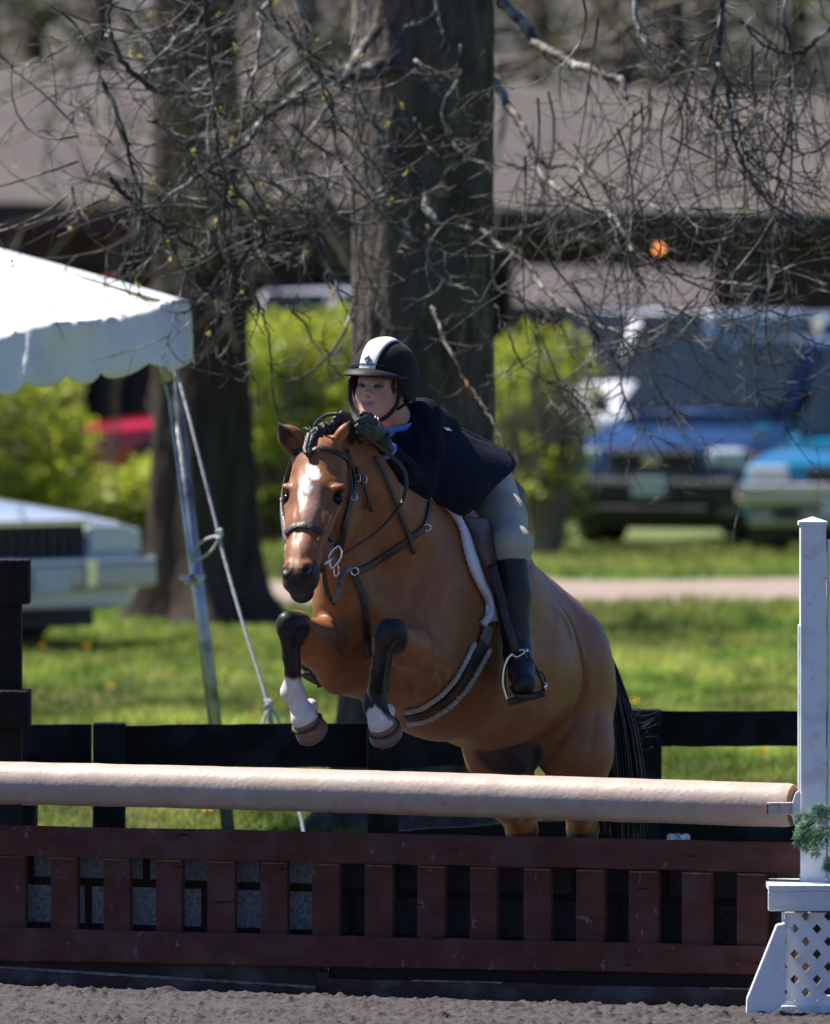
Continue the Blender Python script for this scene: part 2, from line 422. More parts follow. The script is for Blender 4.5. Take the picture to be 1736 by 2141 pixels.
# left fore
LK, LF = P(816, 1322, 30.5), P(783, 1468, 30.62)
hs.ell(P(885, 1385, 31.0), (.08, .13, .115), (LAT, FWD, UP), .06)
hs.chain([P(880, 1385, 30.92), P(850, 1352, 30.7), P(828, 1326, 30.55)], [.088, .062, .042], .05)
hs.ell(P(812, 1320, 30.5), (.04, .036, .04), None, .03); hs.ell(P(830, 1316, 30.52), (.03, .03, .032), None, .02)
hs.chain([P(802, 1340, 30.5), P(791, 1398, 30.55), P(785, 1455, 30.62)], [.034, .0235, .03], .02, (LAT, .95))
hs.cap(P(812, 1345, 30.55), P(800, 1440, 30.64), .018, .02, .02)
hs.ell(P(782, 1472, 30.62), (.037, .036, .034), None, .02)
LC = P(797, 1512, 30.6); LH = P(803, 1540, 30.63)
hs.cap(P(786, 1476, 30.61), LC, .031, .042, .02); hs.ell(P(813, 1488, 30.66), (.022, .028, .026), None, .02)
ld = LH-LC; ld /= np.linalg.norm(ld)
# hind legs
hs.chain([P(1188, 1470, 32.12), P(1203, 1570, 32.02), P(1214, 1660, 32.2), P(1218, 1735, 32.4)], [.17, .128, .078, .054], .07, (LAT, .86))
hs.chain([P(1218, 1735, 32.4), P(1212, 1800, 32.38), P(1204, 1890, 32.25)], [.05, .032, .036], .03)
hs.cap(P(1204, 1890, 32.25), P(1192, 1925, 32.17), .034, .036, .02)
hs.chain([P(1035, 1480, 32.0), P(1045, 1570, 31.9), P(1068, 1660, 32.1), P(1092, 1735, 32.3)], [.155, .115, .08, .054], .07, (LAT, .86))
hs.chain([P(1092, 1735, 32.3), P(1094, 1800, 32.26), P(1090, 1890, 32.15)], [.05, .032, .036], .03)
hs.cap(P(1090, 1890, 32.15), P(1080, 1925, 32.07), .034, .036, .02)
hs.cap(P(1124, 1562, 31.95), P(1126, 1700, 32.1), .018, .045, .04, mode='c')
hs.cap(P(1035, 1556, 31.72), P(1078, 1582, 31.85), .032, .055, .03)                     # sheath
# skin folds and muscle grooves
hs.noise(.004, 7, 3); hs.noise(.0012, 24, 4)
hV, hQ = hs.mesh(); del hs
H = bvh(hV, hQ)
hV = relief(hV, hQ, H, [
    ([(1170, 1262), (1196, 1300), (1212, 1350), (1222, 1400), (1224, 1440)], .012, .014), ([(1148, 1258), (1182, 1296), (1198, 1345)], .012, -.006),
    ([(1228, 1380), (1220, 1450), (1200, 1500), (1170, 1545), (1150, 1580)], .02, .014), ([(1205, 1440), (1190, 1490), (1160, 1535)], .025, -.006),
    ([(1250, 1480), (1240, 1540), (1232, 1595)], .018, .006),
    ([(905, 1120), (880, 1200), (850, 1270), (838, 1330)], .03, .010), ([(940, 1150), (925, 1250), (905, 1330), (900, 1400)], .03, -.007),
    ([(905, 1380), (925, 1420), (920, 1460), (885, 1480)], .012, .009), ([(930, 1350), (945, 1400), (935, 1440)], .012, .006),
    ([(845, 1400), (862, 1440), (875, 1470)], .012, .010), ([(890, 1330), (908, 1360), (905, 1400), (880, 1440)], .025, -.010),
    ([(755, 1090), (745, 1150), (735, 1220), (728, 1290)], .014, .008), ([(790, 1100), (775, 1170), (770, 1240), (790, 1300)], .03, -.006),
    ([(768, 1250), (772, 1320), (765, 1380)], .016, .010), ([(700, 1260), (705, 1310), (712, 1345)], .014, .006),
    ([(660, 1310), (700, 1340), (735, 1380)], .012, .006), ([(640, 1330), (680, 1370), (700, 1400)], .014, -.005),
    ([(738, 1325), (756, 1352), (775, 1390)], .014, .008),
    ([(830, 1030), (818, 1090), (800, 1140)], .03, .006), ([(980, 1480), (1040, 1500), (1100, 1505)], .03, .005),
    ([(1000, 1350), (1005, 1420), (1000, 1480)], .02, .003), ([(1060, 1480), (1090, 1470), (1130, 1480)], .03, -.004),
    # head: bony ridges, veins, nose bone
    ([(620, 1050), (622, 1095), (620, 1140)], .010, .005), ([(672, 1060), (665, 1100), (655, 1150)], .012, .005), ([(700, 1075), (685, 1105), (668, 1130)], .007, -.005),
    ([(684, 1020), (700, 1016), (718, 1028)], .005, -.004), ([(690, 1052), (704, 1058), (718, 1050)], .005, -.003), ([(752, 1000), (770, 1060), (760, 1120)], .02, .006), ([(850, 1180), (842, 1230), (838, 1280)], .02, -.004), ([(640, 960), (645, 1010), (642, 1060)], .010, -.003), ([(612, 985), (608, 1010)], .012, .006), ([(690, 975), (706, 1000)], .014, .007), ([(622, 1130), (628, 1160), (624, 1185)], .008, -.004),
    ([(660, 1100), (668, 1130), (664, 1170), (655, 1190)], .004, -.0022), ([(720, 1030), (732, 1060), (728, 1100)], .014, .006), ([(676, 1150), (672, 1190), (662, 1215)], .006, .004),
    ([(608, 1310), (609, 1360), (610, 1410)], .006, -.002), ([(795, 1360), (790, 1420)], .006, -.002)])
H = bvh(hV, hQ)

C = np.tile(np.array((.30, .117, .042)), (len(hV), 1))
nz = fbm(hV*5, 4, 11)
C *= (1+.24*nz+.10*fbm(hV*38, 3, 13))[:, None]
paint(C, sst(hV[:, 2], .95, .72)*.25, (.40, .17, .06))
paint(C, sst(fbm(hV*2.2, 3, 5), .1, .5)*.35, (.20, .07, .028))
BLK = (.012, .011, .013); WHT = (.72, .66, .62)
def leg_black(a, b, r, c=BLK):
    w = sst(segd(hV, a, b)+.008*vnoise(hV*70, 6), r+.02, r); paint(C, w, c); paint(C, w*np.clip(fbm(hV*np.array((30, 30, 9)), 4, 17)*1.3, 0, .5), (.075, .062, .06))
leg_black(P(612, 1304, 30.5), P(610, 1425, 30.6), .052); leg_black(P(812, 1322, 30.5), P(783, 1475, 30.62), .062)
for a, b in ((P(1218, 1745, 32.4), P(1192, 1940, 32.17)), (P(1093, 1745, 32.3), P(1080, 1940, 32.07))): paint(C, sst(segd(hV, a, b), .1, .07)*sst(hV[:, 2], .44, .36), BLK)
jit = fbm(hV*np.array((60, 60, 12)), 2, 9)*.012
w = sst(hV[:, 2]+jit, P(0, 1412, 30.6)[2], P(0, 1424, 30.6)[2]); near = segd(hV, P(611, 1420, 30.6), RH) < .095
paint(C, np.where(near & (hV[:, 1] < 30.8), w, 0), WHT)
near = segd(hV, P(790, 1480, 30.62), LH) < .095
pj = hV[:, 2]+jit+np.abs(hV[:, 0]-P(783, 0, 30.6)[0])*.9
w = sst(pj, P(0, 1484, 30.6)[2]-.012+.03, P(0, 1490, 30.6)[2]-.012+.03)
paint(C, np.where(near & (hV[:, 1] < 30.8) & (hV[:, 2] < P(0, 1463, 30.6)[2]), w, 0), WHT)
paint(C, sst(np.linalg.norm(hV-P(814, 1488, 30.65), axis=1), .040, .032)*(hV[:, 1] < 30.72), WHT)
paint(C, sst(np.linalg.norm(hV-P(666, 1484, 30.57), axis=1), .014, .008), (.03, .03, .05))
# face: star, snip, roan streak, muzzle, eye rims, ears
def face_w(px, py, rx, ry, rot=0.0, soft=.25):
    x = hV[:, 0]/hV[:, 1]*F0+868; y = 594-(hV[:, 2]-CAMZ)/hV[:, 1]*F0
    dx = x-px; dy = y-py; c, s_ = math.cos(rot), math.sin(rot)
    q = np.sqrt(((dx*c+dy*s_)/rx)**2+((-dx*s_+dy*c)/ry)**2)+.12*vnoise(hV*90, 4)
    return sst(q, 1+soft, 1-soft)*(hV[:, 1] < 30.64)
STAR = (.84, .82, .84)
head_zone = hV[:, 1] < 30.75
paint(C, face_w(650, 1052, 17, 60, .08, .6)*.8*(.6+.5*vnoise(hV*110, 2)), (.36, .27, .25))
paint(C, face_w(656, 988, 13, 17, -.5, .15), STAR); paint(C, face_w(640, 1014, 12, 18, -.5, .15), STAR); paint(C, face_w(629, 1038, 6, 20, -.1, .3)*.8, STAR)
paint(C, face_w(624, 1148, 13, 32, .1, .7)*.45, (.62, .38, .27))
mz = np.maximum(face_w(634, 1240, 44, 44, 0, .22), face_w(650, 1208, 24, 34, .3, .2))*(hV[:, 1] < 30.52)
paint(C, mz, (.022, .019, .021))
for sg in (-1, 1):
    nc = P(627, 1204, 30.32)+HL*.037*sg+HN*.036
    paint(C, sst(np.linalg.norm(hV-nc, axis=1), .038, .028)*(hV[:, 2] < P(0, 1186, 30.35)[2]), (.012, .010, .011))
    paint(C, sst(np.linalg.norm(hV-(P(655, 1040, 30.5)+HL*.094*sg+HN*.006+hax*.003), axis=1), .032, .020)*.95, (.016, .010, .008))
paint(C, sst(segd(hV, ER0+(ER1-ER0)*.25+np.array((-.018, -.03, 0)), ER1+np.array((-.006, -.008, 0))), .032, .022)*.9, (.03, .016, .012))
paint(C, sst(segd(hV, EL0+(EL1-EL0)*.2+np.array((.03, -.012, 0)), EL1+np.array((.008, -.004, 0))), .03, .02)*.93, (.03, .016, .012))
for e in (ER1, EL1): paint(C, sst(np.linalg.norm(hV-e, axis=1), .028, .014), BLK)
# groin, sheath and inner thighs
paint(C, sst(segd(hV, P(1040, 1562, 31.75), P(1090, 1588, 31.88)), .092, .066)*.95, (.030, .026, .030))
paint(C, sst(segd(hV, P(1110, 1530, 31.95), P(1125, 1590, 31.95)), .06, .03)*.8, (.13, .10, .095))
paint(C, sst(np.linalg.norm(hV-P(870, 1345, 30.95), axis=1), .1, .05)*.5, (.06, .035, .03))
m_coat = M('bay_coat', (.75, .72, .7), (1, 1, 1), 70, .47, .35, 110, attr='Col', stretch=(1, 1, .45), amix=.6, sheen=.0, spec=.28, bdist=.003)
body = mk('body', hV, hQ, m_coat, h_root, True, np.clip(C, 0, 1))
# hooves
m_hoof = M('hoof_horn', (.22, .13, .10), (.12, .07, .055), 18, .45, .3, 40, stretch=(1, 1, 6))
m_band = M('coronet_dirt', (.05, .022, .015), (.09, .04, .03), 40, .8, .3)
def hoof(c, d, r, L, rd=(1, 0, 0)):
    d = np.array(d)/np.linalg.norm(d); u = np.cross(d, rd); u /= np.linalg.norm(u); w = np.cross(u, d)
    V = []; n = 28; prof = [(-.012, .80), (-.006, .99), (.0, 1.03), (.012, 1.0), (.013, 1.04), (.35*L, 1.1), (.8*L, 1.2), (L, 1.22), (L+.006, 1.1), (L+.001, .8), (L-.008, .1)]
    for t, s_ in prof:
        for j in range(n):
            a = j/n*2*math.pi; k = 1+.05*math.cos(2*a)
            V.append(c+d*(t*(1 if t < L*.5 else (1.0+.14*math.cos(a))))+r*s_*k*(math.cos(a)*u+math.sin(a)*w))
    Fc = [(i*n+j, i*n+(j+1) % n, (i+1)*n+(j+1) % n, (i+1)*n+j) for i in range(len(prof)-1) for j in range(n)]+[tuple(range((len(prof)-1)*n, len(prof)*n))]
    o = mk('hoof', V, Fc, m_hoof, h_root)
    th = np.arange(25)/24*2*np.pi; ring = [c+d*.006+r*1.035*(math.cos(a)*u+math.sin(a)*w) for a in th]
    b = MB().tube(ring, .006, 6, cap=False).build('coronet', m_band, o, True)
hoof(RC+hd*.012, hd, .046, .046); hoof(LC+ld*.012+np.array((.004, 0, 0)), ld+np.array((.12, 0, 0)), .047, .036)
hoof(P(1192, 1927, 32.17), (-.05, -.25, -1), .05, .05); hoof(P(1080, 1927, 32.07), (-.05, -.25, -1), .05, .05)
# eyes
m_eye = M('eye_wet', (.005, .003, .003), rough=.12, spec=.35)
def ball(name, c, r, mat, parent, sc=(1, 1, 1), n=16):
    V = []; Fc = []
    for i in range(n+1):
        for j in range(2*n):
            a = math.pi*i/n; b = math.pi*j/n
            V.append((c[0]+r*sc[0]*math.sin(a)*math.cos(b), c[1]+r*sc[1]*math.sin(a)*math.sin(b), c[2]+r*sc[2]*math.cos(a)))
    for i in range(n):
        for j in range(2*n): Fc.append((i*2*n+j, i*2*n+(j+1) % (2*n), (i+1)*2*n+(j+1) % (2*n), (i+1)*2*n+j))
    return mk(name, V, Fc, mat, parent)
for sg in (-1, 1): ball('eye', P(655, 1042, 30.5)+HL*.083*sg+HN*-.001, .0175, m_eye, h_root, (1, 1, .86))
# eyelid above the left eye
m_hair = M('dark_horse_hair', (.012, .010, .011), (.035, .026, .024), 30, .45, .3, 80)
# tail
tb = MB(); dock = P(1243, 1345, 32.28)
for i in range(650):
    u0 = rng.random(); a = rng.normal(0, 1); b = rng.normal(0, 1); L = rng.uniform(.75, 1.0)
    pts = []
    for k in range(8):
        t = k/7*L
        cx = 1254+52*(1-math.exp(-t*2.3))+8*t; cy = 1345+t*440
        w_ = (.012+.05*math.sin(min(1, t*1.25)*math.pi*.62))
        q = P(cx, cy, 32.3+.06*t); pts.append(q+np.array((a*w_*.42, b*w_*.6, rng.normal(0, .003))))
    tb.tube(pts, np.linspace(.0055, .0022, 8), 4, cap=False)
for i in range(26):       # flying strands
    pts = []; a = rng.uniform(.2, 1); k0 = rng.uniform(.2, .6)
    for k in range(7):
        t = k/6; pts.append(P(1306+t*a*75, 1410+k0*260+t*45*a-38*t*t+8*math.sin(t*2+i), 32.33))
    tb.tube(pts, np.linspace(.0012, .0005, 7), 3, cap=False)
tb.build('tail', m_hair, h_root, True)
# mane: plaited roll on the crest, wisps and forelock plait
mb = MB()
crest = spline([P(650, 925, 30.6), P(668, 905, 30.63), P(694, 898, 30.68), P(722, 905, 30.76), P(760, 930, 30.85), P(820, 985, 30.98), P(880, 1045, 31.12)], 8)
for k in range(len(crest)):
    c = crest[k]; r = .020+.006*math.sin(k*1.9)
    for j in range(5):
        a = j*2.4+k; mb.tube([c+r*np.array((math.cos(a), math.sin(a)*.8, .3*math.sin(2*a))), c+np.array((0, 0, r*.7)), c+r*np.array((-math.sin(a), math.cos(a), .2))], [.008, .011, .007], 5)
for i in range(90):
    x = rng.uniform(650, 735); p0 = P(x, 905-.1*abs(x-690), 30.66)
    v = np.array((rng.normal(0, .02), rng.normal(0, .015), rng.uniform(.015, .045)))
    mb.tube([p0, p0+v*.6, p0+v+np.array((rng.normal(0, .014), 0, -.01))], [.0022, .0016, .0006], 3, cap=False)
mb.build('mane', m_hair, h_root, True)
fb = MB(); fl = []
for (x, y) in ((652, 915), (650, 925), (648, 934), (646, 943), (647, 951)):
    q, n_ = hit(H, x, y, .008); fl.append(q if q is not None else P(x, y, 30.55))
fl = spline(fl, 4)
for k, c in enumerate(fl):
    for s_ in (-1, 1):
        v = np.array((s_*.013, -.002, .006)); fb.tube([c+v, c+v*.3+np.array((0, -.006, -.002)), c-v*.4+np.array((0, -.004, -.008))], [.0055, .0075, .004], 5)
fb.build('forelock', m_hair, h_root, True)

# ================================================================== TACK
m_lea = M('dark_leather', (.022, .013, .010), (.040, .022, .016), 60, .35, .25, 200, spec=.6)
m_lea2 = M('brown_leather', (.075, .03, .018), (.05, .02, .013), 20, .4, .2, 90, spec=.5)
m_steel = M('polished_steel', (.7, .72, .75), rough=.18, metal=1)
m_wool = M('white_fleece', (.78, .78, .82), (.66, .66, .72), 60, .95, .5, 150, bdist=.003)
m_cream = M('cream_fleece', (.60, .54, .44), (.42, .37, .30), 80, .95, .5, 150, bdist=.003)
def strap(px, wid, off=.006, thick=.005, d=None, per=6, tree=None, wz=None):
    """leather strap laid over the horse along photo positions (x, y[, depth])"""
    pts = []; sides = []
    for q in px:
        p = None
        if len(q) == 2: p, n_ = hit(tree or H, q[0], q[1], off)
        if p is None: p = P(q[0], q[1], q[2] if len(q) > 2 else d); n_ = np.array((0, -1.0, 0))
        pts.append(p); sides.append(n_)
    S_ = spline(pts, per); N_ = spline(sides, per)
    T = np.gradient(S_, axis=0); sd_ = np.cross(N_, T); sd_ /= np.linalg.norm(sd_, axis=1)[:, None]+1e-9
    return ribbon(S_, sd_, wid, thick)
br = thing('bridle', P(665, 950, 30.5), 'dark leather bridle on the head of the bay horse', 'bridle')
def piece(name, parent, mat, px, wid, **kw):
    V, Fc = strap(px, wid, **kw); return mk(name, V, Fc, mat, parent)
piece('browband', br, m_lea, [(612, 950), (629, 943), (648, 946), (670, 939), (700, 946), (722, 958), (731, 972)], .016, off=.006)
cp = piece('cheekpiece', br, m_lea, [(727, 947), (735, 976), (741, 1002), (737, 1028), (730, 1060), (722, 1096), (713, 1135), (707, 1155)], .018, off=.007)
piece('cheekpiece', br, m_lea, [(724, 960), (728, 990), (730, 1020), (724, 1060), (716, 1096), (704, 1130), (698, 1142)], .011, off=.009)
piece('cheekpiece', br, m_lea, [(590, 1040, 30.55), (591, 1068, 30.52), (595, 1094, 30.48), (599, 1116, 30.44), (600, 1138, 30.42), (598, 1155, 30.4)], .014)
piece('noseband', br, m_lea, [(601, 1120), (606, 1110), (620, 1101), (641, 1100), (667, 1110), (690, 1126), (708, 1137)], .021, off=.007)
piece('throatlatch', br, m_lea, [(741, 975), (746, 988), (756, 1012), (764, 1036), (774, 1066)], .012, off=.012)
piece('throatlatch', br, m_lea, [(757, 1020), (763, 1040), (762, 1054), (755, 1064)], .008, off=.014)
for (x, y) in ((741, 1001), (733, 1040), (757, 1001)):
    q, n_ = hit(H, x, y, .014)
    if q is not None: MB().tube([q+np.array((-.008, 0, .01)), q+np.array((.008, 0, .01)), q+np.array((.008, 0, -.01)), q+np.array((-.008, 0, -.01)), q+np.array((-.008, 0, .01))], .0022, 5).build('buckle', m_steel, cp, True)
bit = MB()
pc = [(708, 1141), (696, 1150), (688, 1163), (689, 1177), (694, 1187), (703, 1180), (712, 1167), (714, 1152), (708, 1141)]
bit.tube(spline([P(x, y, 30.40) for x, y in pc], 5), .0042, 8)
bit.tube([P(697, 1166, 30.40), P(680, 1178, 30.375)], .006, 8)
ring = [P(703+5*math.cos(a), 1192+13*math.sin(a), 30.42) for a in np.linspace(0, 2*math.pi, 20)]
MB().tube(ring, .003, 6).build('bit_ring', m_steel, br, True); MB().tube([P(598, 1150, 30.41), P(597, 1162, 30.41), P(600, 1168, 30.41)], .006, 8).build('bit_ring', m_steel, br, True)
bit.build('bit', m_steel, br, True)
# reins
def free(px, r, n=6, per=6): return tube(spline([P(*q) for q in px], per), r, n)
def free_strap(px, wid, thick=.004, side=(.2, -.3, 1), per=7):
    S_ = spline([P(*q) for q in px], per); return ribbon(S_, np.tile(np.array(side, float), (len(S_), 1)), wid, thick)
V, Fc = free_strap([(706, 1166, 30.4), (728, 1152, 30.42), (749, 1139, 30.44), (788, 1112, 30.5), (818, 1082, 30.55), (843, 1045, 30.58), (850, 1008, 30.6), (843, 980, 30.6), (825, 959, 30.6), (792, 933, 30.6), (764, 912, 30.6), (748, 898, 30.6)], .012, .006, (1, -.2, .5))
mk('rein', V, Fc, m_lea, br)
V, Fc = free_strap([(600, 1150, 30.42), (592, 1110, 30.55), (588, 1060, 30.66), (596, 1000, 30.72), (620, 940, 30.72), (651, 908, 30.68), (661, 884, 30.62), (682, 869, 30.58), (708, 866, 30.56), (730, 872, 30.56), (742, 888, 30.57)], .011, .006, (.3, -.4, 1))
mk('rein', V, Fc, m_lea, br)
# breastplate with martingale
bp = thing('breastplate', P(745, 1195, 30.7), 'leather breastplate and running strap across the chest of the bay horse', 'breastplate')
piece('neck_strap', bp, m_lea, [(897, 1048), (894, 1074), (884, 1102), (863, 1121), (827, 1147), (788, 1172), (759, 1190), (741, 1194)], .022, off=.008)
piece('chest_strap', bp, m_lea, [(742, 1197), (750, 1225), (759, 1250), (762, 1290), (764, 1325), (767, 1352), (770, 1372)], .023, off=.008)
piece('shoulder_strap', bp, m_lea, [(780, 955), (798, 987), (818, 1035), (837, 1084), (851, 1118), (861, 1155)], .016, off=.012)
piece('martingale_fork', bp, m_lea, [(678, 1190, 30.42), (681, 1221, 30.44), (689, 1248, 30.46), (700, 1264, 30.48)], .015)
m_lit = M('sunlit_leather', (.16, .15, .15), (.09, .08, .08), 40, .35, .2)  # sunlight on one fork strap put into a paler leather colour
piece('martingale_fork', bp, m_lit, [(735, 1189, 30.52), (722, 1194, 30.48), (712, 1215, 30.46), (706, 1240, 30.45), (699, 1260, 30.46)], .017)
q, n_ = hit(H, 740, 1193, .014); q = P(742, 1193, 30.55) if q is None else q
MB().tube([q+.012*np.array((math.cos(a), -.2*math.sin(a), math.sin(a))) for a in np.linspace(0, 6.283, 16)], .0035, 6).build('ring', m_steel, bp, True)
q, n_ = hit(H, 886, 1103, .014)
if q is not None: MB().tube([q+.011*np.array((math.cos(a), -.2*math.sin(a), math.sin(a))) for a in np.linspace(0, 6.283, 16)], .003, 6).build('ring', m_steel, bp, True)
# girth
gi = thing('girth', P(935, 1440, 31.2), 'brown girth with cream fleece edges round the belly of the horse', 'girth')
gpath = [(1012, 1325), (1003, 1352), (990, 1378), (969, 1415), (944, 1447), (912, 1474), (880, 1491), (852, 1497)]
piece('strap', gi, M('girth_brown', (.06, .032, .026), (.035, .018, .015), 25, .6, .2), gpath, np.linspace(.05, .036, 43), off=.009, thick=.010)
for s_, t_ in ((-1, 0), (1, 0)):
    pts = []
    for i, (x, y) in enumerate(gpath[1:]):
        a = np.array(gpath[i]); b = np.array(gpath[min(i+2, len(gpath)-1)]); t = b-a; t = t/np.linalg.norm(t); n2 = np.array((-t[1], t[0]))
        w_ = 18-6*i/8; q, n_ = hit(H, x+n2[0]*w_*s_, y+n2[1]*w_*s_, .009); pts.append(q if q is not None else P(x+n2[0]*w_*s_, y+n2[1]*w_*s_, 31.1))
    sp = spline(pts, 14); sp = sp+.0022*np.array([(math.sin(k*2.1), 0, math.cos(k*2.1)) for k in range(len(sp))])
    V, Fc = tube(sp, .0085+.0015*np.sin(np.arange(len(sp))*1.7), 7); mk('fleece_edge', V, Fc, m_cream, gi)
piece('billet_end', gi, M('grey_webbing', (.20, .18, .16), (.13, .12, .11), 60, .8), [(1014, 1310), (1009, 1332), (1004, 1344)], .045, off=.016)
# saddle pad
sp_ = thing('saddle_pad', P(980, 1180, 31.3), 'white fleece saddle pad edge showing in front of the saddle flap', 'saddle pad')
pp = [(915, 1050), (930, 1062), (950, 1085), (962, 1112), (970, 1149), (980, 1185), (993, 1215), (1008, 1242), (1017, 1265), (1018, 1284), (1003, 1306)]
pts = [];
for x, y in pp:
    q, n_ = hit(H, x, y, .014); pts.append(q if q is not None else P(x, y, 31.2))
sp2 = spline(pts, 8); V, Fc = tube(sp2, .0125+.002*np.sin(np.arange(len(sp2))*2.3), 10); mk('rolled_edge', V, Fc, m_wool, sp_)
def patch(name, mat, parent, A, B, off, thick, n=22, m=8, tree=None, depth=31.3):
    A = spline([(*a, 0) for a in A], 8)[:, :2]; B = spline([(*b, 0) for b in B], 8)[:, :2]
    V = []; last = None
    for i in range(n):
        a = A[int(i/(n-1)*(len(A)-1))]; b = B[int(i/(n-1)*(len(B)-1))]
        for j in range(m):
            p = a+(b-a)*j/(m-1); q, nn = hit(tree or H, p[0], p[1], off); V.append(q if q is not None else P(p[0], p[1], depth))
    o = mk(name, V, [(i*m+j, i*m+j+1, (i+1)*m+j+1, (i+1)*m+j) for i in range(n-1) for j in range(m-1)], mat, parent)
    md = o.modifiers.new('thick', 'SOLIDIFY'); md.thickness = thick; md.offset = 0
    return o
patch('pad', m_wool, sp_, [(930, 1062), (962, 1112), (972, 1149), (995, 1210), (1012, 1255), (1010, 1300)], [(960, 1075), (1010, 1110), (1050, 1160), (1070, 1210), (1075, 1260), (1075, 1300)], .008, .008)
sa = thing('saddle', P(1000, 1120, 31.4), 'brown leather jumping saddle under the rider in the navy jacket', 'saddle')
patch('flap', m_lea2, sa, [(958, 1085), (974, 1112), (987, 1150), (1005, 1205), (1026, 1255), (1034, 1300)], [(1000, 1092), (1040, 1125), (1075, 1165), (1090, 1210), (1090, 1260), (1080, 1310)], .022, .010)
sb = MB(); V, Fc = tube(spline([P(925, 1055, 31.25), P(975, 1040, 31.45), P(1020, 1050, 31.65), P(1060, 1050, 31.8)], 6), [.05]*6+[.07]*6+[.085]*6+[.06], 12)
mk('seat', V, Fc, m_lea2, sa)
V, Fc = free_strap([(1030, 1180, 31.10), (1048, 1250, 31.06), (1062, 1310, 31.03), (1079, 1364, 31.02)], .026, .005, (1, -.2, 0))
mk('stirrup_leather', V, Fc, m_lea, sa)
def stirrup(c, ang, d, lab_side):
    d = 31.02
    st = []
    def T_(x, y, dd=0): return P(x, y, d+dd)
    o = MB()
    L = spline([T_(1073, 1367), (T_(1062, 1378)), T_(1054, 1402), T_(1053, 1430), T_(1058, 1450), T_(1063, 1462)], 5)
    V, Fc = ribbon(L, np.tile(np.array((.15, 1.0, 0)), (len(L), 1)), .022, .011); o.add(V, Fc)
    o.tube(spline([T_(1071, 1368), T_(1080, 1374), T_(1092, 1368), T_(1097, 1363), T_(1093, 1359), T_(1085, 1360)], 4), .0042, 8)
    MB().tube([T_(1101, 1356), T_(1102, 1366)], .006, 8).build('hook', m_steel, sti, True)
    MB().tube([T_(1140, 1428), T_(1137, 1444)], [.008, .009], 8).build('hook', m_steel, sti, True)
    return o
sti = thing('stirrup_iron', P(1095, 1410, 31.02), 'polished stirrup iron with black band around the boot of the rider', 'stirrup iron')
stirrup(None, 0, 31.02, 1).build('frame', m_steel, sti, True)
tr_ = MB(); ex = (P(1140, 1440, 31.02)-P(1063, 1460, 31.02)); el = np.linalg.norm(ex); ex /= el
ez = np.cross(ex, (0, 1, 0)); ez = -ez if ez[2] < 0 else ez
m_rub = M('dark_rubber', (.05, .048, .045), (.09, .085, .07), 60, .8, .6, 200)
tr_.box(P(1101, 1459, 31.02), (el, .05, .022), (ex, np.array((0, 1, 0)), ez))
for k in range(9): tr_.box(P(1066+9*k, 1459-2.3*k-8.3, 31.0), (.006, .05, .006), (ex, np.array((0, 1, 0)), ez))
tr_.build('tread', m_rub, sti, bev=.003)
bd = spline([P(1102, 1362, 31.02), P(1115, 1388, 31.02), P(1126, 1408, 31.02), P(1136, 1432, 31.02)], 6); V, Fc = tube(bd, .0055+.001*np.sin(np.arange(len(bd))*1.6), 6); mk('release_band', V, Fc, m_rub, sti)
V, Fc = tube(spline([P(1124, 1404, 31.02), P(1135, 1408, 31.01), P(1141, 1424, 31.02)], 5), .003, 6); mk('loop', V, Fc, m_rub, sti)

# ================================================================== RIDER
r_root = thing('person', P(960, 1010, 31.5), 'young rider in navy jacket and black helmet crouched over the neck of the jumping horse', 'person')
ya = R(28); fF = np.array((-math.sin(ya), -math.cos(ya), 0)); lL = np.array((math.cos(ya), -math.sin(ya), 0)); HC = P(800, 803, 30.95)
tl = R(4)   # chin slightly lifted
uU = np.array((0, 0, 1.0)); fF2 = fF*math.cos(tl)+uU*math.sin(tl); uU = uU*math.cos(tl)-fF*math.sin(tl); fF = fF2
rl_ = R(-3); lL2 = lL*math.cos(rl_)+uU*math.sin(rl_); uU = uU*math.cos(rl_)-lL*math.sin(rl_); lL = lL2
def hp(l, f, u): return HC+lL*l+fF*f+uU*u
AX = (lL, fF, uU)
fs = SDF(HC-np.array((.14, .16, .20)), HC+np.array((.14, .16, .16)), .0026)
fs.ell(hp(0, -.02, .035), (.074, .092, .082), AX, .02)
fs.ell(hp(0, .030, -.035), (.060, .058, .078), AX, .03)
for s_ in (-1, 1):
    fs.cap(hp(s_*.048, .0, -.05), hp(s_*.014, .062, -.098), .020, .016, .03)
    fs.ell(hp(s_*.034, .056, -.036), (.026, .020, .028), AX, .02)
    fs.cap(hp(s_*.012, .082, .008), hp(s_*.044, .064, .008), .009, .008, .016)
    fs.ell(hp(s_*.031, .096, -.012), (.020, .015, .0125), AX, .012, 'c')
    fs.ell(hp(s_*.031, .072, -.012), (.0155, .0135, .012), AX, .004)
    fs.cap(hp(s_*.017, .0835, -.0045), hp(s_*.045, .0745, -.006), .0042, .0038, .005)      # upper lid
    fs.cap(hp(s_*.018, .083, -.020), hp(s_*.043, .074, -.019), .0038, .0034, .005)
    fs.ell(hp(s_*.011, .093, -.037), (.0062, .008, .0055), AX, .006)
    fs.cap(hp(s_*.0065, .098, -.047), hp(s_*.0065, .09, -.040), .0032, .0032, .004, mode='c')
    fs.ell(hp(s_*.076, -.012, -.012), (.010, .02, .032), AX, .008)
fs.cap(hp(0, .080, -.004), hp(0, .098, -.032), .0070, .0082, .014); fs.ell(hp(0, .098, -.034), (.0085, .009, .0075), AX, .008)
fs.ell(hp(0, .072, -.104), (.017, .014, .015), AX, .016)
fs.cap(hp(0, .073, -.058), hp(0, .069, -.085), .017, .014, .024)
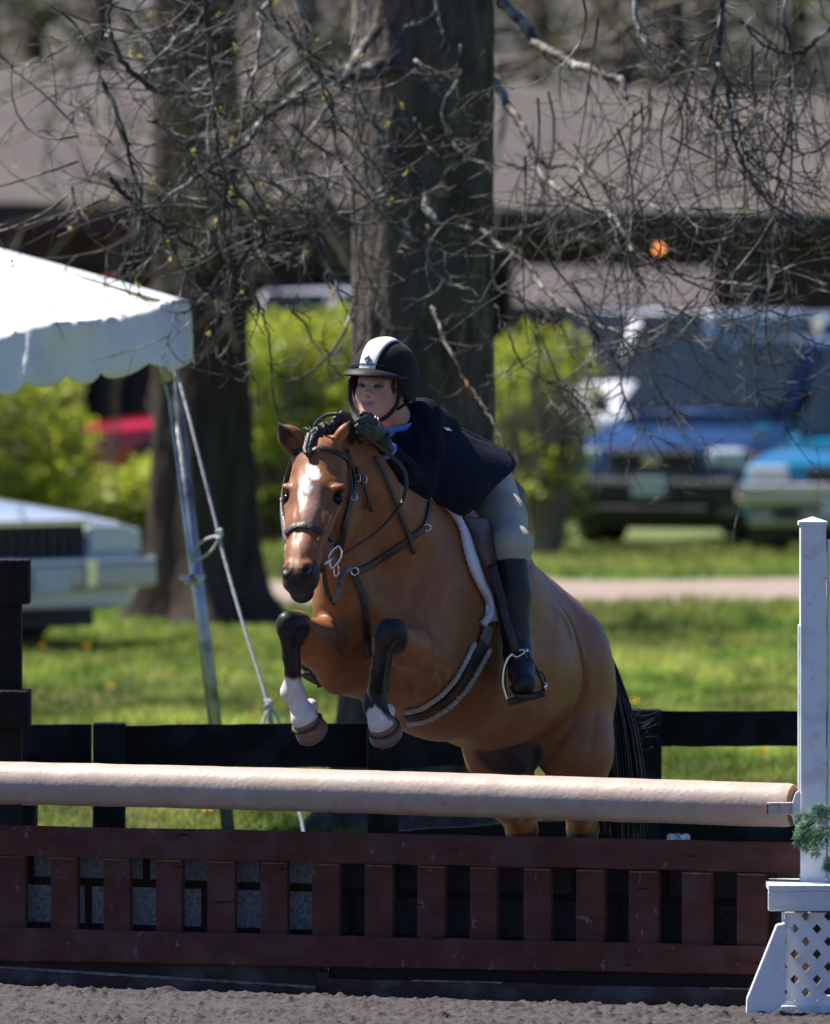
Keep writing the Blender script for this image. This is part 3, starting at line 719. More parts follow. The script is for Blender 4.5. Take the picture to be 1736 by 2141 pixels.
fs.cap(hp(-.021, .082, -.0640), hp(0, .0905, -.0620), .0032, .0046, .007); fs.cap(hp(0, .0905, -.0620), hp(.021, .082, -.0640), .0046, .0032, .007)
fs.cap(hp(-.013, .086, -.0735), hp(.013, .086, -.0735), .0048, .0048, .008)
fs.cap(hp(-.017, .092, -.0675), hp(.017, .092, -.0675), .0022, .0022, .004, mode='c')
fs.cap(hp(0, -.03, -.06), P(842, 905, 31.08), .052, .056, .03)
fV, fQ = fs.mesh(); del fs
# trunk and limbs under the clothes
ARM = dict(ls=P(884, 878, 31.08), le=P(874, 1012, 30.93), lw=P(799, 926, 30.745), rs=P(800, 905, 31.32), re=P(745, 1000, 31.12), rw=P(736, 907, 30.822))
HIPC = P(1010, 1000, 31.78); CH = P(878, 925, 31.22)
LEG = dict(lh=P(1018, 1030, 31.62), lk=P(1066, 1150, 31.24), la=P(1083, 1365, 31.16), rh=P(952, 1030, 31.86), rk=P(820, 1160, 31.8), ra=P(690, 1350, 31.72))
bs = SDF((-.36, 30.6, .85), (.48, 32.15, 1.92), .008)
bs.chain([P(848, 912, 31.12), CH, P(950, 975, 31.5), HIPC], [.05, .09, .085, .085], .06)
bs.cap(ARM['ls'], ARM['rs'], .05, .05, .05)
for s_ in 'lr':
    bs.chain([ARM[s_+'s'], ARM[s_+'e'], ARM[s_+'w']], [.042, .034, .022], .02)
    bs.chain([HIPC, LEG[s_+'h'], LEG[s_+'k'], LEG[s_+'a']], [.08, .07, .045, .03], .03)
bs.cap(LEG['la'], P(1098, 1432, 30.95), .03, .024, .02); bs.cap(LEG['ra'], P(655, 1392, 31.45), .03, .024, .02)
bV, bQ = bs.mesh(); del bs
hv_l = []
def hand(root, wrist, fingers, thumb, r):
    """palm and five fingers, each an own bent chain"""
    out = SDF(np.minimum(root, wrist)-.12, np.maximum(root, wrist)+.12, .0032)
    kn = [np.array(f[0]) for f in fingers]
    out.cap(wrist, (kn[0]+kn[1])/2*.5+wrist*.5, .024*r, .022*r, .015); out.cap(wrist, np.array(thumb[0]), .016*r, .0135*r, .012)
    for k in kn: out.cap(wrist+(k-wrist)*.35, k, .016*r, .0125*r, .012)
    for f in fingers: out.chain([np.array(q) for q in f], [.0105*r, .0098*r, .0090*r, .0078*r][:len(f)], .003)
    out.chain([np.array(q) for q in thumb], [.0135*r, .011*r, .009*r][:len(thumb)], .006)
    return out.mesh()
# left hand (right one in the photo): back of hand up, fingers bent over the crest and the rein
lw = P(797, 922, 30.74)
LFG = [[P(782-9*i+3*(i == 0), 886+2*i-3*(i == 1)+5*(i == 3), 30.665+.006*i), P(768-8*i, 883+5*i, 30.62), P(760-7*i, 893+5*i, 30.60), P(764-7*i, 903+4*i, 30.625)] for i in range(4)]
LFG = [[P(783, 882, 30.66), P(766, 875, 30.625), P(751, 880, 30.60), P(748, 890, 30.615)],
       [P(779, 893, 30.65), P(761, 888, 30.61), P(747, 893, 30.59), P(746, 902, 30.61)],
       [P(777, 905, 30.65), P(760, 901, 30.61), P(748, 905, 30.59), P(748, 913, 30.61)],
       [P(777, 916, 30.66), P(763, 914, 30.62), P(753, 917, 30.605), P(754, 923, 30.62)]]
LTH = [P(790, 893, 30.70), P(773, 871, 30.70), P(757, 866, 30.67)]
rw_ = P(735, 905, 30.82)
RFG = [[P(722, 880, 30.70), P(711, 872, 30.665), P(701, 876, 30.65), P(699, 886, 30.665)],
       [P(719, 888, 30.70), P(707, 881, 30.66), P(697, 886, 30.645), P(695, 896, 30.66)],
       [P(718, 897, 30.70), P(705, 892, 30.66), P(695, 897, 30.65), P(694, 905, 30.665)],
       [P(719, 905, 30.71), P(708, 902, 30.67), P(699, 906, 30.66), P(698, 912, 30.67)]]
RTH = [P(733, 888, 30.77), P(727, 871, 30.73), P(714, 865, 30.70)]
h1V, h1Q = hand(P(770, 895, 30.65), lw, LFG, LTH, .9); h2V, h2Q = hand(P(712, 890, 30.7), rw_, RFG, RTH, .9)
Vb = []; Qb = []; n0 = 0
for V_, Q_ in ((fV, fQ), (bV, bQ), (h1V, h1Q), (h2V, h2Q)): Vb.append(V_); Qb.append(Q_+n0); n0 += len(V_)
Vb = np.concatenate(Vb); Qb = np.concatenate(Qb)
C = np.tile(np.array((.60, .36, .285)), (len(Vb), 1)); C *= (1+.05*fbm(Vb*60, 3, 2))[:, None]
LC_ = np.stack([(Vb-HC)@lL, (Vb-HC)@fF, (Vb-HC)@uU], 1)
def pc_(l, f, u, r, c, a=1.0, s=.5): paint(C, sst(np.linalg.norm(LC_-np.array((l, f, u)), axis=1), r, r*s)*a, c)
for s_ in (-1, 1):
    pc_(s_*.040, .066, -.038, .032, (.50, .145, .125), .6, .1)
    pc_(s_*.031, .082, -.011, .020, (.25, .13, .13), .6, .4)  # eye socket shade painted into the skin
    paint(C, sst(np.minimum(segd(LC_, (s_*.0200, .0850, -.0112), (s_*.031, .0855, -.0105)), segd(LC_, (s_*.031, .0855, -.0105), (s_*.042, .0775, -.0118))), .0056, .0030), (.04, .025, .024))
    paint(C, sst(segd(LC_, (s_*.0195, .088, -.0065), (s_*.046, .077, -.0075)), .0028, .0012)*.8, (.07, .035, .03))
    paint(C, sst(segd(LC_, (s_*.015, .092, .0075), (s_*.046, .074, .0085)), .0065, .0035)*.5, (.22, .12, .075))
    pc_(s_*.0065, .1, -.046, .0055, (.10, .03, .03), .9, .5)
pc_(0, .11, -.036, .014, (.58, .28, .23), .2)
paint(C, sst(segd(LC_, (-.019, .089, -.0635), (.019, .089, -.0635)), .008, .004)*.7, (.36, .13, .115))
paint(C, sst(segd(LC_, (-.013, .092, -.0735), (.013, .092, -.0735)), .008, .004)*.5, (.42, .17, .15))
paint(C, sst(segd(LC_, (-.018, .094, -.0675), (.018, .094, -.0675)), .0035, .0018), (.09, .02, .02))
m_skin = M('skin', (.9, .88, .88), (1, 1, 1), 120, .5, .12, 500, attr='Col', amix=.5, bdist=.001, spec=.35)
m_skin.node_tree.nodes['Principled BSDF'].inputs['Subsurface Weight'].default_value = .12
m_skin.node_tree.nodes['Principled BSDF'].inputs['Subsurface Radius'].default_value = (.012, .005, .003)
mk('body', Vb, Qb, m_skin, r_root, True, np.clip(C, 0, 1))
m_eyew = M('eye_white', (.35, .33, .32), rough=.1)
# hair: close dark blond at the temples and nape
m_rhair = M('short_brown_hair', (.10, .055, .03), (.05, .03, .018), 80, .6, .4, 200)
ha = MB()
for i in range(420):
    s_ = 1 if rng.random() < .7 else -1; a = rng.uniform(-.055, .055); u0 = rng.uniform(-.02, .035)
    if rng.random() < .25: p0 = hp(rng.uniform(-.05, .06), .070+rng.uniform(-.004, .004), .046); v = uU*-.014+lL*rng.normal(0, .006)
    else:
        p0 = hp(s_*(.070-.010*(a > .03)), a-.005, u0); v = uU*-rng.uniform(.012, .03)+fF*rng.normal(-.004, .006)+lL*s_*.002
    ha.tube([p0, p0+v*.5, p0+v], [.0022, .002, .0006], 3, cap=False)
ha.build('hair', m_rhair, r_root, True)

# helmet
m_vel = M('black_velvet', (.012, .012, .014), (.02, .02, .023), 60, .85, .15, 300, sheen=.06, spec=.15)
m_hwhite = M('white_helmet_stripe', (.78, .77, .72), rough=.35, spec=.5)
m_trim = M('black_trim', (.014, .014, .016), rough=.6, spec=.3)
def shell(u, th, grow=0.0):
    """helmet surface: u 0 top..1 lower edge, th angle from the front"""
    edge = .040-.085*sst(np.abs(th), .75, 1.45)-.01*sst(np.abs(th), 2.6, 3.1)
    ph = u*1.0; A_ = .103+grow; B_ = .128+grow; top = .148+grow; cu = .028
    # vertical position down from the top with an elliptic dome
    a = min(ph*1.75, 1.75)
    z = cu+(top-cu)*math.cos(min(a, math.pi/2)) if a < math.pi/2 else None
    return edge, A_, B_, top, cu
def hel_pt(t, th, grow=0.0):
    edge, A_, B_, top, cu = shell(t, th, grow)
    edge = float(edge); split = .72
    if t < split:
        a = t/split*math.pi/2*.97; z = cu+(top-cu)*math.cos(a); r_ = math.sin(a)
    else:
        k = (t-split)/(1-split); z0 = cu+(top-cu)*math.cos(math.pi/2*.97); z = z0+(edge-z0)*k; r_ = math.sin(math.pi/2*.97)*(1-.05*k*(1 if edge < 0 else .0))
    return hp(A_*r_*math.sin(th), B_*r_*math.cos(th)-.012, z)
nT, nR = 72, 26; V = []
for layer, gr in ((0, 0.0), (1, -.010)):
    for i in range(nR+1):
        for j in range(nT): V.append(hel_pt(max(i/nR, .003), (j/nT*2-1)*math.pi, gr))
Fc = []; N1 = (nR+1)*nT
for i in range(nR):
    for j in range(nT):
        a, b, c, d = i*nT+j, i*nT+(j+1) % nT, (i+1)*nT+(j+1) % nT, (i+1)*nT+j
        Fc += [(a, d, c, b), (a+N1, b+N1, c+N1, d+N1)]
for j in range(nT): Fc.append((nR*nT+j, N1+nR*nT+j, N1+nR*nT+(j+1) % nT, nR*nT+(j+1) % nT))
hel = mk('helmet', V, Fc, m_vel, r_root)
# stripe from the brim over the top
V = []; Fc = []; nS = 30; nw = 8
for i in range(nS+1):
    t = 1-i/nS*.97; 
    for j in range(nw+1):
        w = -1+2*j/nw; hw = .024+.017*(i/nS)**1.3
        edge, A_, B_, top, cu = shell(t, 0, .0022); 
        base = hel_pt(t, 0.0, .0022); f_ = (base-HC)@fF+.012; u_ = (base-HC)@uU
        l_ = w*hw
        # point on the dome with lateral offset l_
        q = max(1-(l_/A_)**2, 0)**.5; f2 = f_*q; u2 = cu+(u_-cu)*q if u_ > cu else u_
        V.append(hp(l_+.002, f2-.012, u2))
for i in range(nS):
    for j in range(nw): Fc.append((i*(nw+1)+j, i*(nw+1)+j+1, (i+1)*(nw+1)+j+1, (i+1)*(nw+1)+j))
st_ = mk('stripe', V, Fc, m_hwhite, hel); md = st_.modifiers.new('t', 'SOLIDIFY'); md.thickness = .0035; md.offset = 0
# brim and piping
V = []; Fc = []; nb = 36
for i in range(nb+1):
    th = (-1+2*i/nb)*1.30; e = math.cos(th/1.30*math.pi/2)**.75 if abs(th) < 1.299 else 0
    for k, (out, dz) in enumerate(((-.006, .004), (.5, .0055), (1, -.001), (1, -.006), (.5, -.001), (-.006, -.006))):
        o_ = (out if out > 0 else 0)*.050*e; A_ = .103+o_*.75+(out if out < 0 else 0); B_ = .128+o_+(out if out < 0 else 0)
        V.append(hp(A_*math.sin(th), B_*math.cos(th)-.012, .041-.020*(o_/.05)**1.5-.018*abs(math.sin(th))**2+dz))
for i in range(nb):
    for k in range(6): Fc.append((i*6+k, i*6+(k+1) % 6, (i+1)*6+(k+1) % 6, (i+1)*6+k))
mk('brim', V, Fc, m_trim, hel)
pb = MB()
for dz in (.050, .057):
    pb.tube([hp(.1035*math.sin(th), .1285*math.cos(th)-.012, dz-.018*math.sin(th)**2) for th in np.linspace(-1.2, 1.2, 30)], .0018, 5)
pb.build('piping', m_trim, hel, True)
# diamond badge: silver rim, blue field, silver stroke
def bp_(l, u, o=0.0):
    f_ = .128*math.sqrt(max(1-(l/.103)**2, 0)); k = max(0, 1-((u-.028)/.12)**2)**.5
    return hp(l, f_*k-.012+.009+o, u)
bb = MB(); cxy = (.002, .073)
def quad_(l0, u0, a, b, o): return [bp_(l0-a, u0, o), bp_(l0, u0-b, o), bp_(l0+a, u0, o), bp_(l0, u0+b, o)]
bg_ = MB().prism(quad_(*cxy, .0130, .0130, 0), fF*.002).build('badge', m_steel, hel)
MB().prism(quad_(*cxy, .0100, .0100, .0022), fF*.001).build('badge_field', M('badge_blue', (.02, .03, .10), rough=.3), bg_)
s_pts = [(.005, .0785), (-.0005, .0795), (-.003, .0765), (.005, .0705), (.004, .067), (-.002, .0675)]
MB().tube(spline([bp_(l, u, .0036) for l, u in s_pts], 4), .0012, 5).build('badge_stroke', m_steel, bg_, True)
# harness
for pts_, w_ in (([hp(.088, .035, -.002), hp(.080, .034, -.035), hp(.070, .03, -.07), hp(.045, .048, -.108), hp(.010, .062, -.126)], .012),
                 ([hp(.094, -.05, -.02), hp(.086, -.02, -.05), hp(.072, .02, -.078)], .010),
                 ([hp(-.094, .045, .01), hp(-.088, .05, -.03), hp(-.078, .052, -.07), hp(-.045, .055, -.105), hp(-.01, .062, -.126), hp(.010, .062, -.126)], .014)):
    S_ = spline(pts_, 6); V, Fc = ribbon(S_, np.tile(lL*.9-fF*.35, (len(S_), 1)), w_, .0045); mk('chin_strap', V, Fc, m_trim, hel)

# gloves
m_glove = M('black_leather_glove', (.009, .009, .011), (.016, .017, .020), 40, .34, .35, 180, spec=.5)
for k, (w__, FG, TH, rt) in enumerate(((lw, LFG, LTH, P(770, 895, 30.65)), (rw_, RFG, RTH, P(712, 890, 30.7)))):
    V, Q = hand(rt, w__, FG, TH, 1.12); g = mk('glove', V, Q, m_glove, r_root)
    if k == 0:
        MB().tube(spline([P(785, 870, 30.67), P(786, 878, 30.655), P(787, 888, 30.65)], 4), .0022, 5).tube(spline([P(790, 873, 30.67), P(792, 882, 30.655), P(793, 892, 30.65)], 4), .0022, 5).build('knuckle_piping', M('pale_piping', (.5, .52, .55), rough=.4), g, True)
        V, Fc = tube([P(797, 908, 30.71), P(803, 930, 30.745), P(806, 940, 30.755)], [.028, .026, .030], 14); mk('cuff', V, Fc, m_glove, g)
# shirt: collar and cuff
m_shirt = M('blue_shirt', (.10, .22, .62), (.14, .28, .70), 40, .8, .2, 200)
m_stripe = M('white_shirt_band', (.62, .68, .80), rough=.8)
sh = MB()
nc_ = P(830, 893, 31.03)
S_ = np.array([nc_+.060*(math.cos(a)*lL+math.sin(a)*fF)+np.array((0, 0, -.020*math.sin(a)+.004)) for a in np.linspace(-2.6, 2.9, 40)])
V, Fc = ribbon(S_, np.tile(uU, (len(S_), 1)), .034, .005); shirt = mk('shirt', V, Fc, m_shirt, r_root)
V, Fc = ribbon(spline([hp(.012, .060, -.140), hp(.014, .062, -.165), hp(.012, .060, -.19)], 5), np.tile(lL, (11, 1)), .035, .01); mk('shirt_front', V, Fc, m_shirt, shirt)
ca, cb = P(812, 948, 30.78), P(806, 938, 30.765)
dv = (ARM['le']-ARM['lw']); dv /= np.linalg.norm(dv); w0 = P(806, 940, 30.765)
for a_, b_, r0, mt in ((-.002, .016, .0335, m_shirt), (.016, .030, .036, m_stripe), (.030, .050, .037, m_shirt)):
    V, Fc = tube([w0+dv*a_, w0+dv*b_], [r0, r0+.001], 18); mk('shirt_cuff', V, Fc, mt, shirt)

# jacket
m_jack = M('navy_wool', (.007, .0075, .016), (.013, .014, .030), 30, .85, .25, 160, spec=.12)
js = SDF((-.36, 30.6, 1.35), (.46, 32.15, 1.96), .0055)
js.chain([P(840, 925, 31.04), P(882, 935, 31.2), P(942, 975, 31.45), P(1000, 1005, 31.7)], [.066, .112, .105, .105], .05, (np.array((.9, -.4, 0)), 1.02))
js.cap(P(876, 885, 31.1), P(820, 905, 31.34), .072, .066, .06)
js.ell(P(895, 915, 31.2), (.085, .10, .095), None, .06)
js.ell(P(870, 985, 31.12), (.07, .10, .09), None, .06)
# collar and lapel
js.cap(P(846, 900, 31.1), P(835, 960, 30.98), .05, .055, .04)
js.chain([ARM['ls'], P(886, 950, 30.98), ARM['le']], [.066, .060, .054], .03)
js.chain([ARM['le'], P(842, 985, 30.83), P(818, 953, 30.785)], [.052, .047, .040], .02)
js.chain([ARM['rs'], ARM['re'], P(755, 935, 30.9)], [.06, .05, .038], .03)
js.cap(P(862, 1030, 30.95), P(895, 1000, 31.1), .03, .04, .05)
# skirt of the jacket
js.chain([P(1000, 980, 31.6), P(1030, 968, 31.68)], [.07, .03], .05, ((0, 1, 0), 1.4))
js.chain([P(975, 1010, 31.45), P(965, 1040, 31.4)], [.08, .05], .05, ((0, 1, 0), 1.3))
for a0 in np.linspace(-2.4, .75, 12):
    a1 = a0+.3; ca_ = nc_-np.array((0, 0, .012)); js.cap(ca_+.074*(math.cos(a0)*lL+math.sin(a0)*fF)+np.array((0, 0, -.02*math.sin(a0))), ca_+.074*(math.cos(a1)*lL+math.sin(a1)*fF)+np.array((0, 0, -.02*math.sin(a1))), .014, .014, .012)
js.noise(.006, 13, 21, .04)
for k, (a_, b_) in enumerate(((P(840, 965, 30.76), P(862, 985, 30.82)), (P(850, 1000, 30.8), P(880, 985, 30.86)), (P(905, 985, 31.05), P(880, 1030, 30.9)), (P(925, 900, 31.05), P(985, 945, 31.5)))):
    js.cap(a_, b_, .005, .003, .014, mode='c')
V, Q = js.mesh(); JB = bvh(V, Q); V = relief(V, Q, JB, [([(832, 978), (856, 992), (884, 992)], .006, .006), ([(842, 1000), (868, 1008), (895, 1000)], .006, .005), ([(850, 1022), (878, 1022), (900, 1012)], .006, .005), ([(868, 862), (892, 900), (905, 950), (900, 1000)], .010, .008), ([(860, 900), (868, 940), (862, 980)], .008, .005), ([(905, 930), (925, 965), (930, 1010)], .010, .007), ([(915, 900), (950, 930), (975, 965)], .008, .006), ([(812, 905), (830, 940), (836, 970)], .004, .004), ([(822, 960), (838, 972)], .004, .004), ([(935, 940), (960, 970), (965, 1010)], .010, -.006)]); jack = mk('jacket', V, Q, m_jack, r_root); JB = bvh(V, Q); del js
# the flared vent panels of the skirt, lifted by the jump
def sheet(name, rows, mat, parent, thick=.005, per=6):
    G_ = np.array(rows, float); A_ = np.array([spline(r_, per) for r_ in G_]); B_ = np.array([spline(A_[:, j], per) for j in range(A_.shape[1])])
    nu, nv = B_.shape[:2]; V = B_.reshape(-1, 3); Fc = [(i*nv+j, i*nv+j+1, (i+1)*nv+j+1, (i+1)*nv+j) for i in range(nu-1) for j in range(nv-1)]
    o = mk(name, V, Fc, mat, parent); md = o.modifiers.new('t', 'SOLIDIFY'); md.thickness = thick; md.offset = 0; return o
sheet('skirt_panel', [[P(900, 905, 31.0), P(950, 902, 31.16), P(1010, 924, 31.36), P(1063, 943, 31.5)],
                      [P(898, 950, 30.96), P(950, 948, 31.06), P(1015, 955, 31.22), P(1077, 977, 31.36)],
                      [P(898, 1000, 30.95), P(948, 1008, 31.0), P(1000, 1016, 31.08), P(1038, 1014, 31.2)],
                      [P(905, 1046, 30.97), P(935, 1064, 31.0), P(966, 1078, 31.03), P(988, 1066, 31.1)]], m_jack, jack, .006)
sheet('skirt_panel', [[P(928, 888, 31.35), P(960, 893, 31.5), P(1005, 915, 31.7), P(1060, 942, 31.92)],
                      [P(932, 900, 31.3), P(968, 912, 31.45), P(1012, 932, 31.65), P(1066, 950, 31.85)]], m_jack, jack, .006)
# pocket flap fold and the white thread tag at the waist
MB().prism([P(928, 893, 30.93), P(940, 895, 30.95), P(946, 901, 30.96), P(934, 900, 30.94)], (0, -.004, 0)).build('white_tag', M('white_tag', (.8, .8, .8), rough=.3), jack)
# breeches
m_brch = M('beige_breeches', (.45, .405, .315), (.52, .475, .38), 30, .8, .25, 300)
qs = SDF((-.30, 30.95, .95), (.46, 32.15, 1.75), .006)
qs.cap(P(965, 1015, 31.85), P(1010, 1018, 31.78), .10, .105, .05)
qs.chain([LEG['lh'], P(1045, 1090, 31.44), LEG['lk']+np.array((0, 0, .01)), P(1069, 1180, 31.24)], [.098, .084, .064, .054], .04)
qs.chain([LEG['rh'], LEG['rk'], P(812, 1180, 31.8)], [.095, .06, .052], .04)
for a_, b_ in ((P(1005, 1095, 31.42), P(1085, 1135, 31.35)), (P(1010, 1060, 31.5), P(1080, 1085, 31.42)), (P(1020, 1130, 31.35), P(1060, 1160, 31.3)), (P(1060, 1060, 31.43), P(1070, 1140, 31.28))):
    qs.cap(a_, b_, .003, .002, .008, mode='c')
qs.noise(.004, 16, 31, .04)
V, Q = qs.mesh(); mk('breeches', V, Q, m_brch, r_root); del qs
# boots
m_boot = M('black_boot', (.014, .011, .010), (.022, .017, .015), 20, .42, .25, 160, spec=.45)
def boot(k, a, toe, heel, parent):
    b_ = SDF(np.minimum(np.minimum(k, a), toe)-.15, np.maximum(np.maximum(k, a), toe)+.15, .005)
    top = k+(a-k)*.12
    b_.chain([top, k+(a-k)*.45, k+(a-k)*.8, a], [.057, .058, .045, .041], .02)
    b_.cap(a, heel, .038, .036, .02); b_.cap(a, a*.4+toe*.6, .038, .036, .03); b_.cap(a*.4+toe*.6, toe, .038, .034, .03); b_.cap(heel, toe, .030, .030, .02)
    V, Q = b_.mesh(); o = mk('boot', V, Q, m_boot, parent)
    V, Fc = tube([top+(a-k)*.0, top+(a-k)*.02], [.060, .060], 20, False); t_ = mk('boot_top', V, Fc, m_lea, o)
    sd_ = toe-heel; L_ = np.linalg.norm(sd_); sd_ /= L_; wv = np.cross(sd_, (0, 0, 1)); wv /= np.linalg.norm(wv); nv = np.cross(wv, sd_)
    pr = [(-.04, -.028), (.0, -.033), (.10, -.036), (L_+.02, -.034), (L_+.038, -.015), (L_+.038, .015), (L_+.02, .034), (.10, .036), (.0, .033), (-.04, .028)]
    MB().prism([heel+sd_*x+wv*y-nv*.034 for x, y in pr], -nv*.010).build('sole', m_rub, o, bev=.003)
boot(LEG['lk'], LEG['la']+np.array((0, 0, 0)), P(1098, 1428, 30.93), P(1088, 1412, 31.16), r_root)
boot(LEG['rk'], LEG['ra'], P(650, 1385, 31.45), P(676, 1402, 31.68), r_root)
MB().tube([P(1093+8*math.cos(a), 1381+3*math.sin(a)+5, 31.12-.03*math.sin(a)) for a in np.linspace(.3, 2.8, 8)], .0018, 5).build('spur_strap', m_steel, r_root, True)
st2 = thing('stirrup_iron', P(650, 1400, 31.45), 'stirrup iron with ribbed tread on the far side of the horse by the tucked foreleg', 'stirrup iron')
ex2 = P(684, 1436, 31.5)-P(640, 1365, 31.5); el2 = np.linalg.norm(ex2); ex2 /= el2; ez2 = np.cross(ex2, (0, 1, 0))
t2 = MB(); t2.box(P(650, 1398, 31.35), (el2*1.05, .05, .02), (ex2, np.array((0, 1, 0)), ez2))
for k in range(9): t2.box(P(650, 1398, 31.33)+ex2*el2*(k/8-.5)*.95-ez2*.012*np.sign(ez2[0]), (.006, .05, .006), (ex2, np.array((0, 1, 0)), ez2))
t2.build('tread', m_rub, st2, bev=.003)
MB().tube(spline([P(684, 1430, 31.4), P(676, 1385, 31.5), P(655, 1350, 31.5), P(632, 1358, 31.4)], 5), .005, 8).build('frame', m_steel, st2, True)
# ================================================================== THE JUMP
JL = np.array((-1.302, 30.6)); JR = np.array((1.169, 29.55)); JD = JR-JL; JLEN = np.linalg.norm(JD); JX = np.array((JD[0], JD[1], 0))/JLEN
JN = np.array((JX[1], -JX[0], 0))         # towards the camera
JZ = np.array((0, 0, 1.0))
def J(s, z, o=0.0):     # s metres along the jump from the left edge of the picture, z height, o towards the camera
    return np.array((JL[0], JL[1], 0))+JX*s+JN*o+JZ*z
def sx(x):              # s for a photo column
    k = (x-868)/F0; return (k*JL[1]-JL[0])/(JX[0]-k*JX[1])
m_rail = M('pale_painted_rail', (.43, .335, .275), (.49, .39, .32), 9, .5, .35, 60, stretch=(1, 1, 1), c3=(.42, .32, .26), s3=16, spec=.35, bdist=.004, chips=(((.16, .09, .06), 34, .66, (1, 1, 1)), ((.60, .50, .44), 20, .70, (.4, 1, 1))))
sR = sx(1660); rl = thing('jump_rail', J(1.2, .56, .1), 'pale pinkish beige round rail resting above the maroon gate', 'jump rail')
rt = MB(); n = 28; ring = []
prof = []
for j in range(n):
    a = j/n*2*math.pi; r_ = .0690
    y_, z_ = math.cos(a)*r_, math.sin(a)*r_
    z_ = max(z_, -.064)
    if z_ < -.028 and y_ > 0: y_ = min(y_, .058+ (z_+.028)*-.25 if z_ > -.05 else y_)
    prof.append((y_, z_))
V = []; ks = np.linspace(-.6, sR, 160)
for i, s_ in enumerate(ks):
    zc = .634-.012*(s_/2.6)+.003*math.sin(s_*1.7)
    e = .004*max(0, 1-(sR-s_)/.012) if s_ > sR-.012 else 0
    for j, (y_, z_) in enumerate(prof):
        w = 1-e/.069; V.append(J(s_, zc+z_*w, y_*w))
V = np.array(V); V += (fbm(V*14, 3, 8)*.0022)[:, None]*np.array((.2, -.4, 1)); 
Fc = [(i*n+j, i*n+(j+1) % n, (i+1)*n+(j+1) % n, (i+1)*n+j) for i in range(159) for j in range(n)]+[tuple(range(n))[::-1]]
mk('pole', V, Fc, m_rail, rl)
ec = V[159*n:].mean(0); cap_ = mk('end_grain', [ec]+[v for v in V[159*n:]], [(0, 1+j, 1+(j+1) % n) for j in range(n)], M('end_wood', (.30, .17, .08), (.16, .08, .035), 30, .8, .4, stretch=(1, 1, 1)), rl, False)

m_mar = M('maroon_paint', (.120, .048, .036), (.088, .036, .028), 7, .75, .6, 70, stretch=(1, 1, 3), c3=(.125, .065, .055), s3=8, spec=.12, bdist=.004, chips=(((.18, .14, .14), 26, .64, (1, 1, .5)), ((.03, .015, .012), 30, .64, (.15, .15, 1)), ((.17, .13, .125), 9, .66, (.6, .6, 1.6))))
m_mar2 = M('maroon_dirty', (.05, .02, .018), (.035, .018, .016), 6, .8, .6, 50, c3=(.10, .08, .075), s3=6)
m_edge = M('bare_wood_edge', (.28, .19, .13), (.18, .11, .075), 60, .9, .6, 80)
gt = thing('jump_gate', J(1.3, 0), 'maroon picket gate under the pale rail with broad upright slats', 'jump gate')
def board(nm, s0, s1, z0a, z0b, z1a, z1b, o0, th, mat, par, bev=.003, seed=0):
    """a plank with bottoms z0a,z0b and tops z1a,z1b at its two ends"""
    V = []; ns = 60; k = []
    for i in range(ns+1):
        t = i/ns; s_ = s0+(s1-s0)*t; wob = .0022*vnoise(np.array([[s_*9+seed*7.1, seed, 0]]))[0]; wb2 = .0022*vnoise(np.array([[s_*9, seed+5.3, 3]]))[0]
        za = z0a+(z0b-z0a)*t+wob; zb = z1a+(z1b-z1a)*t+wb2
        V += [J(s_, za, o0-th), J(s_, za, o0), J(s_, za+.004, o0+.0015), J(s_, zb-.004, o0+.0015), J(s_, zb, o0), J(s_, zb, o0-th)]
    Fc = [(i*6+j, i*6+(j+1) % 6, (i+1)*6+(j+1) % 6, (i+1)*6+j) for i in range(ns) for j in range(6)]+[tuple(range(6))[::-1], tuple(range(ns*6, ns*6+6))]
    return mk(nm, V, Fc, mat, par, False)
GE = sx(1680)
board('top_rail', -.6, GE, .408, .418, .503, .509, .022, .02, m_mar, gt, seed=1)
board('bottom_rail', -.6, GE, .073, .108, .180, .193, .022, .02, m_mar, gt, seed=2)
# slats
edges_l = [0.5*v for v in (-108, 0)]
sl = []
x = 868-868
left_open = [(54, 106), (163, 216), (273, 326), (382, 433), (492, 544), (602, 652), (711, 762), (822, 872), (931, 982), (1040, 1094), (1153, 1204), (1265, 1314), (1377, 1425), (1489, 1540), (1604, 1660)]
xs_ = [-60]+[v for a, b in left_open for v in (a, b)]
for i in range(0, len(xs_)-1, 2):
    a, b = sx(xs_[i]), sx(xs_[i+1]) if xs_[i+1] else 0
    sl.append((a, b))
for i, (a, b) in enumerate(sl):
    q = board('slat', a+.002, b-.002, .15, .15, .409, .416, .0, .022, m_mar, gt, seed=10+i)
    e_ = MB(); zt = .4085+.004*(a/2.5)
    V = []; 
    for t in np.linspace(0, 1, 8): 
        s_ = a+.004+(b-a-.008)*t; h_ = .0035+.0025*rng.random(); V += [J(s_, zt-.002-h_, .0015), J(s_, zt-.002, .0035), J(s_, zt-.002, .0005), J(s_, zt-.002-h_, .0)]
    mk('bare_edge', V, [(k*4+j, k*4+(j+1) % 4, k*4+4+(j+1) % 4, k*4+4+j) for k in range(7) for j in range(4)], m_edge, q, False)
scw = M('screw_head', (.10, .07, .06), rough=.5, metal=.5)
for a, b in sl:       # two screws top and bottom of every slat
    for z_ in (.440, .478, .115, .155):
        for f_ in (.28, .72):
            if rng.random() < .25: continue
            q = J(a+(b-a)*f_+rng.normal(0, .004), z_+.012*a/2.6+rng.normal(0, .003), .0235); V, Fc = tube([q, q+JN*.0015], [.0034, .0026], 8); gt_s = mk('screw', V, Fc, scw, gt)
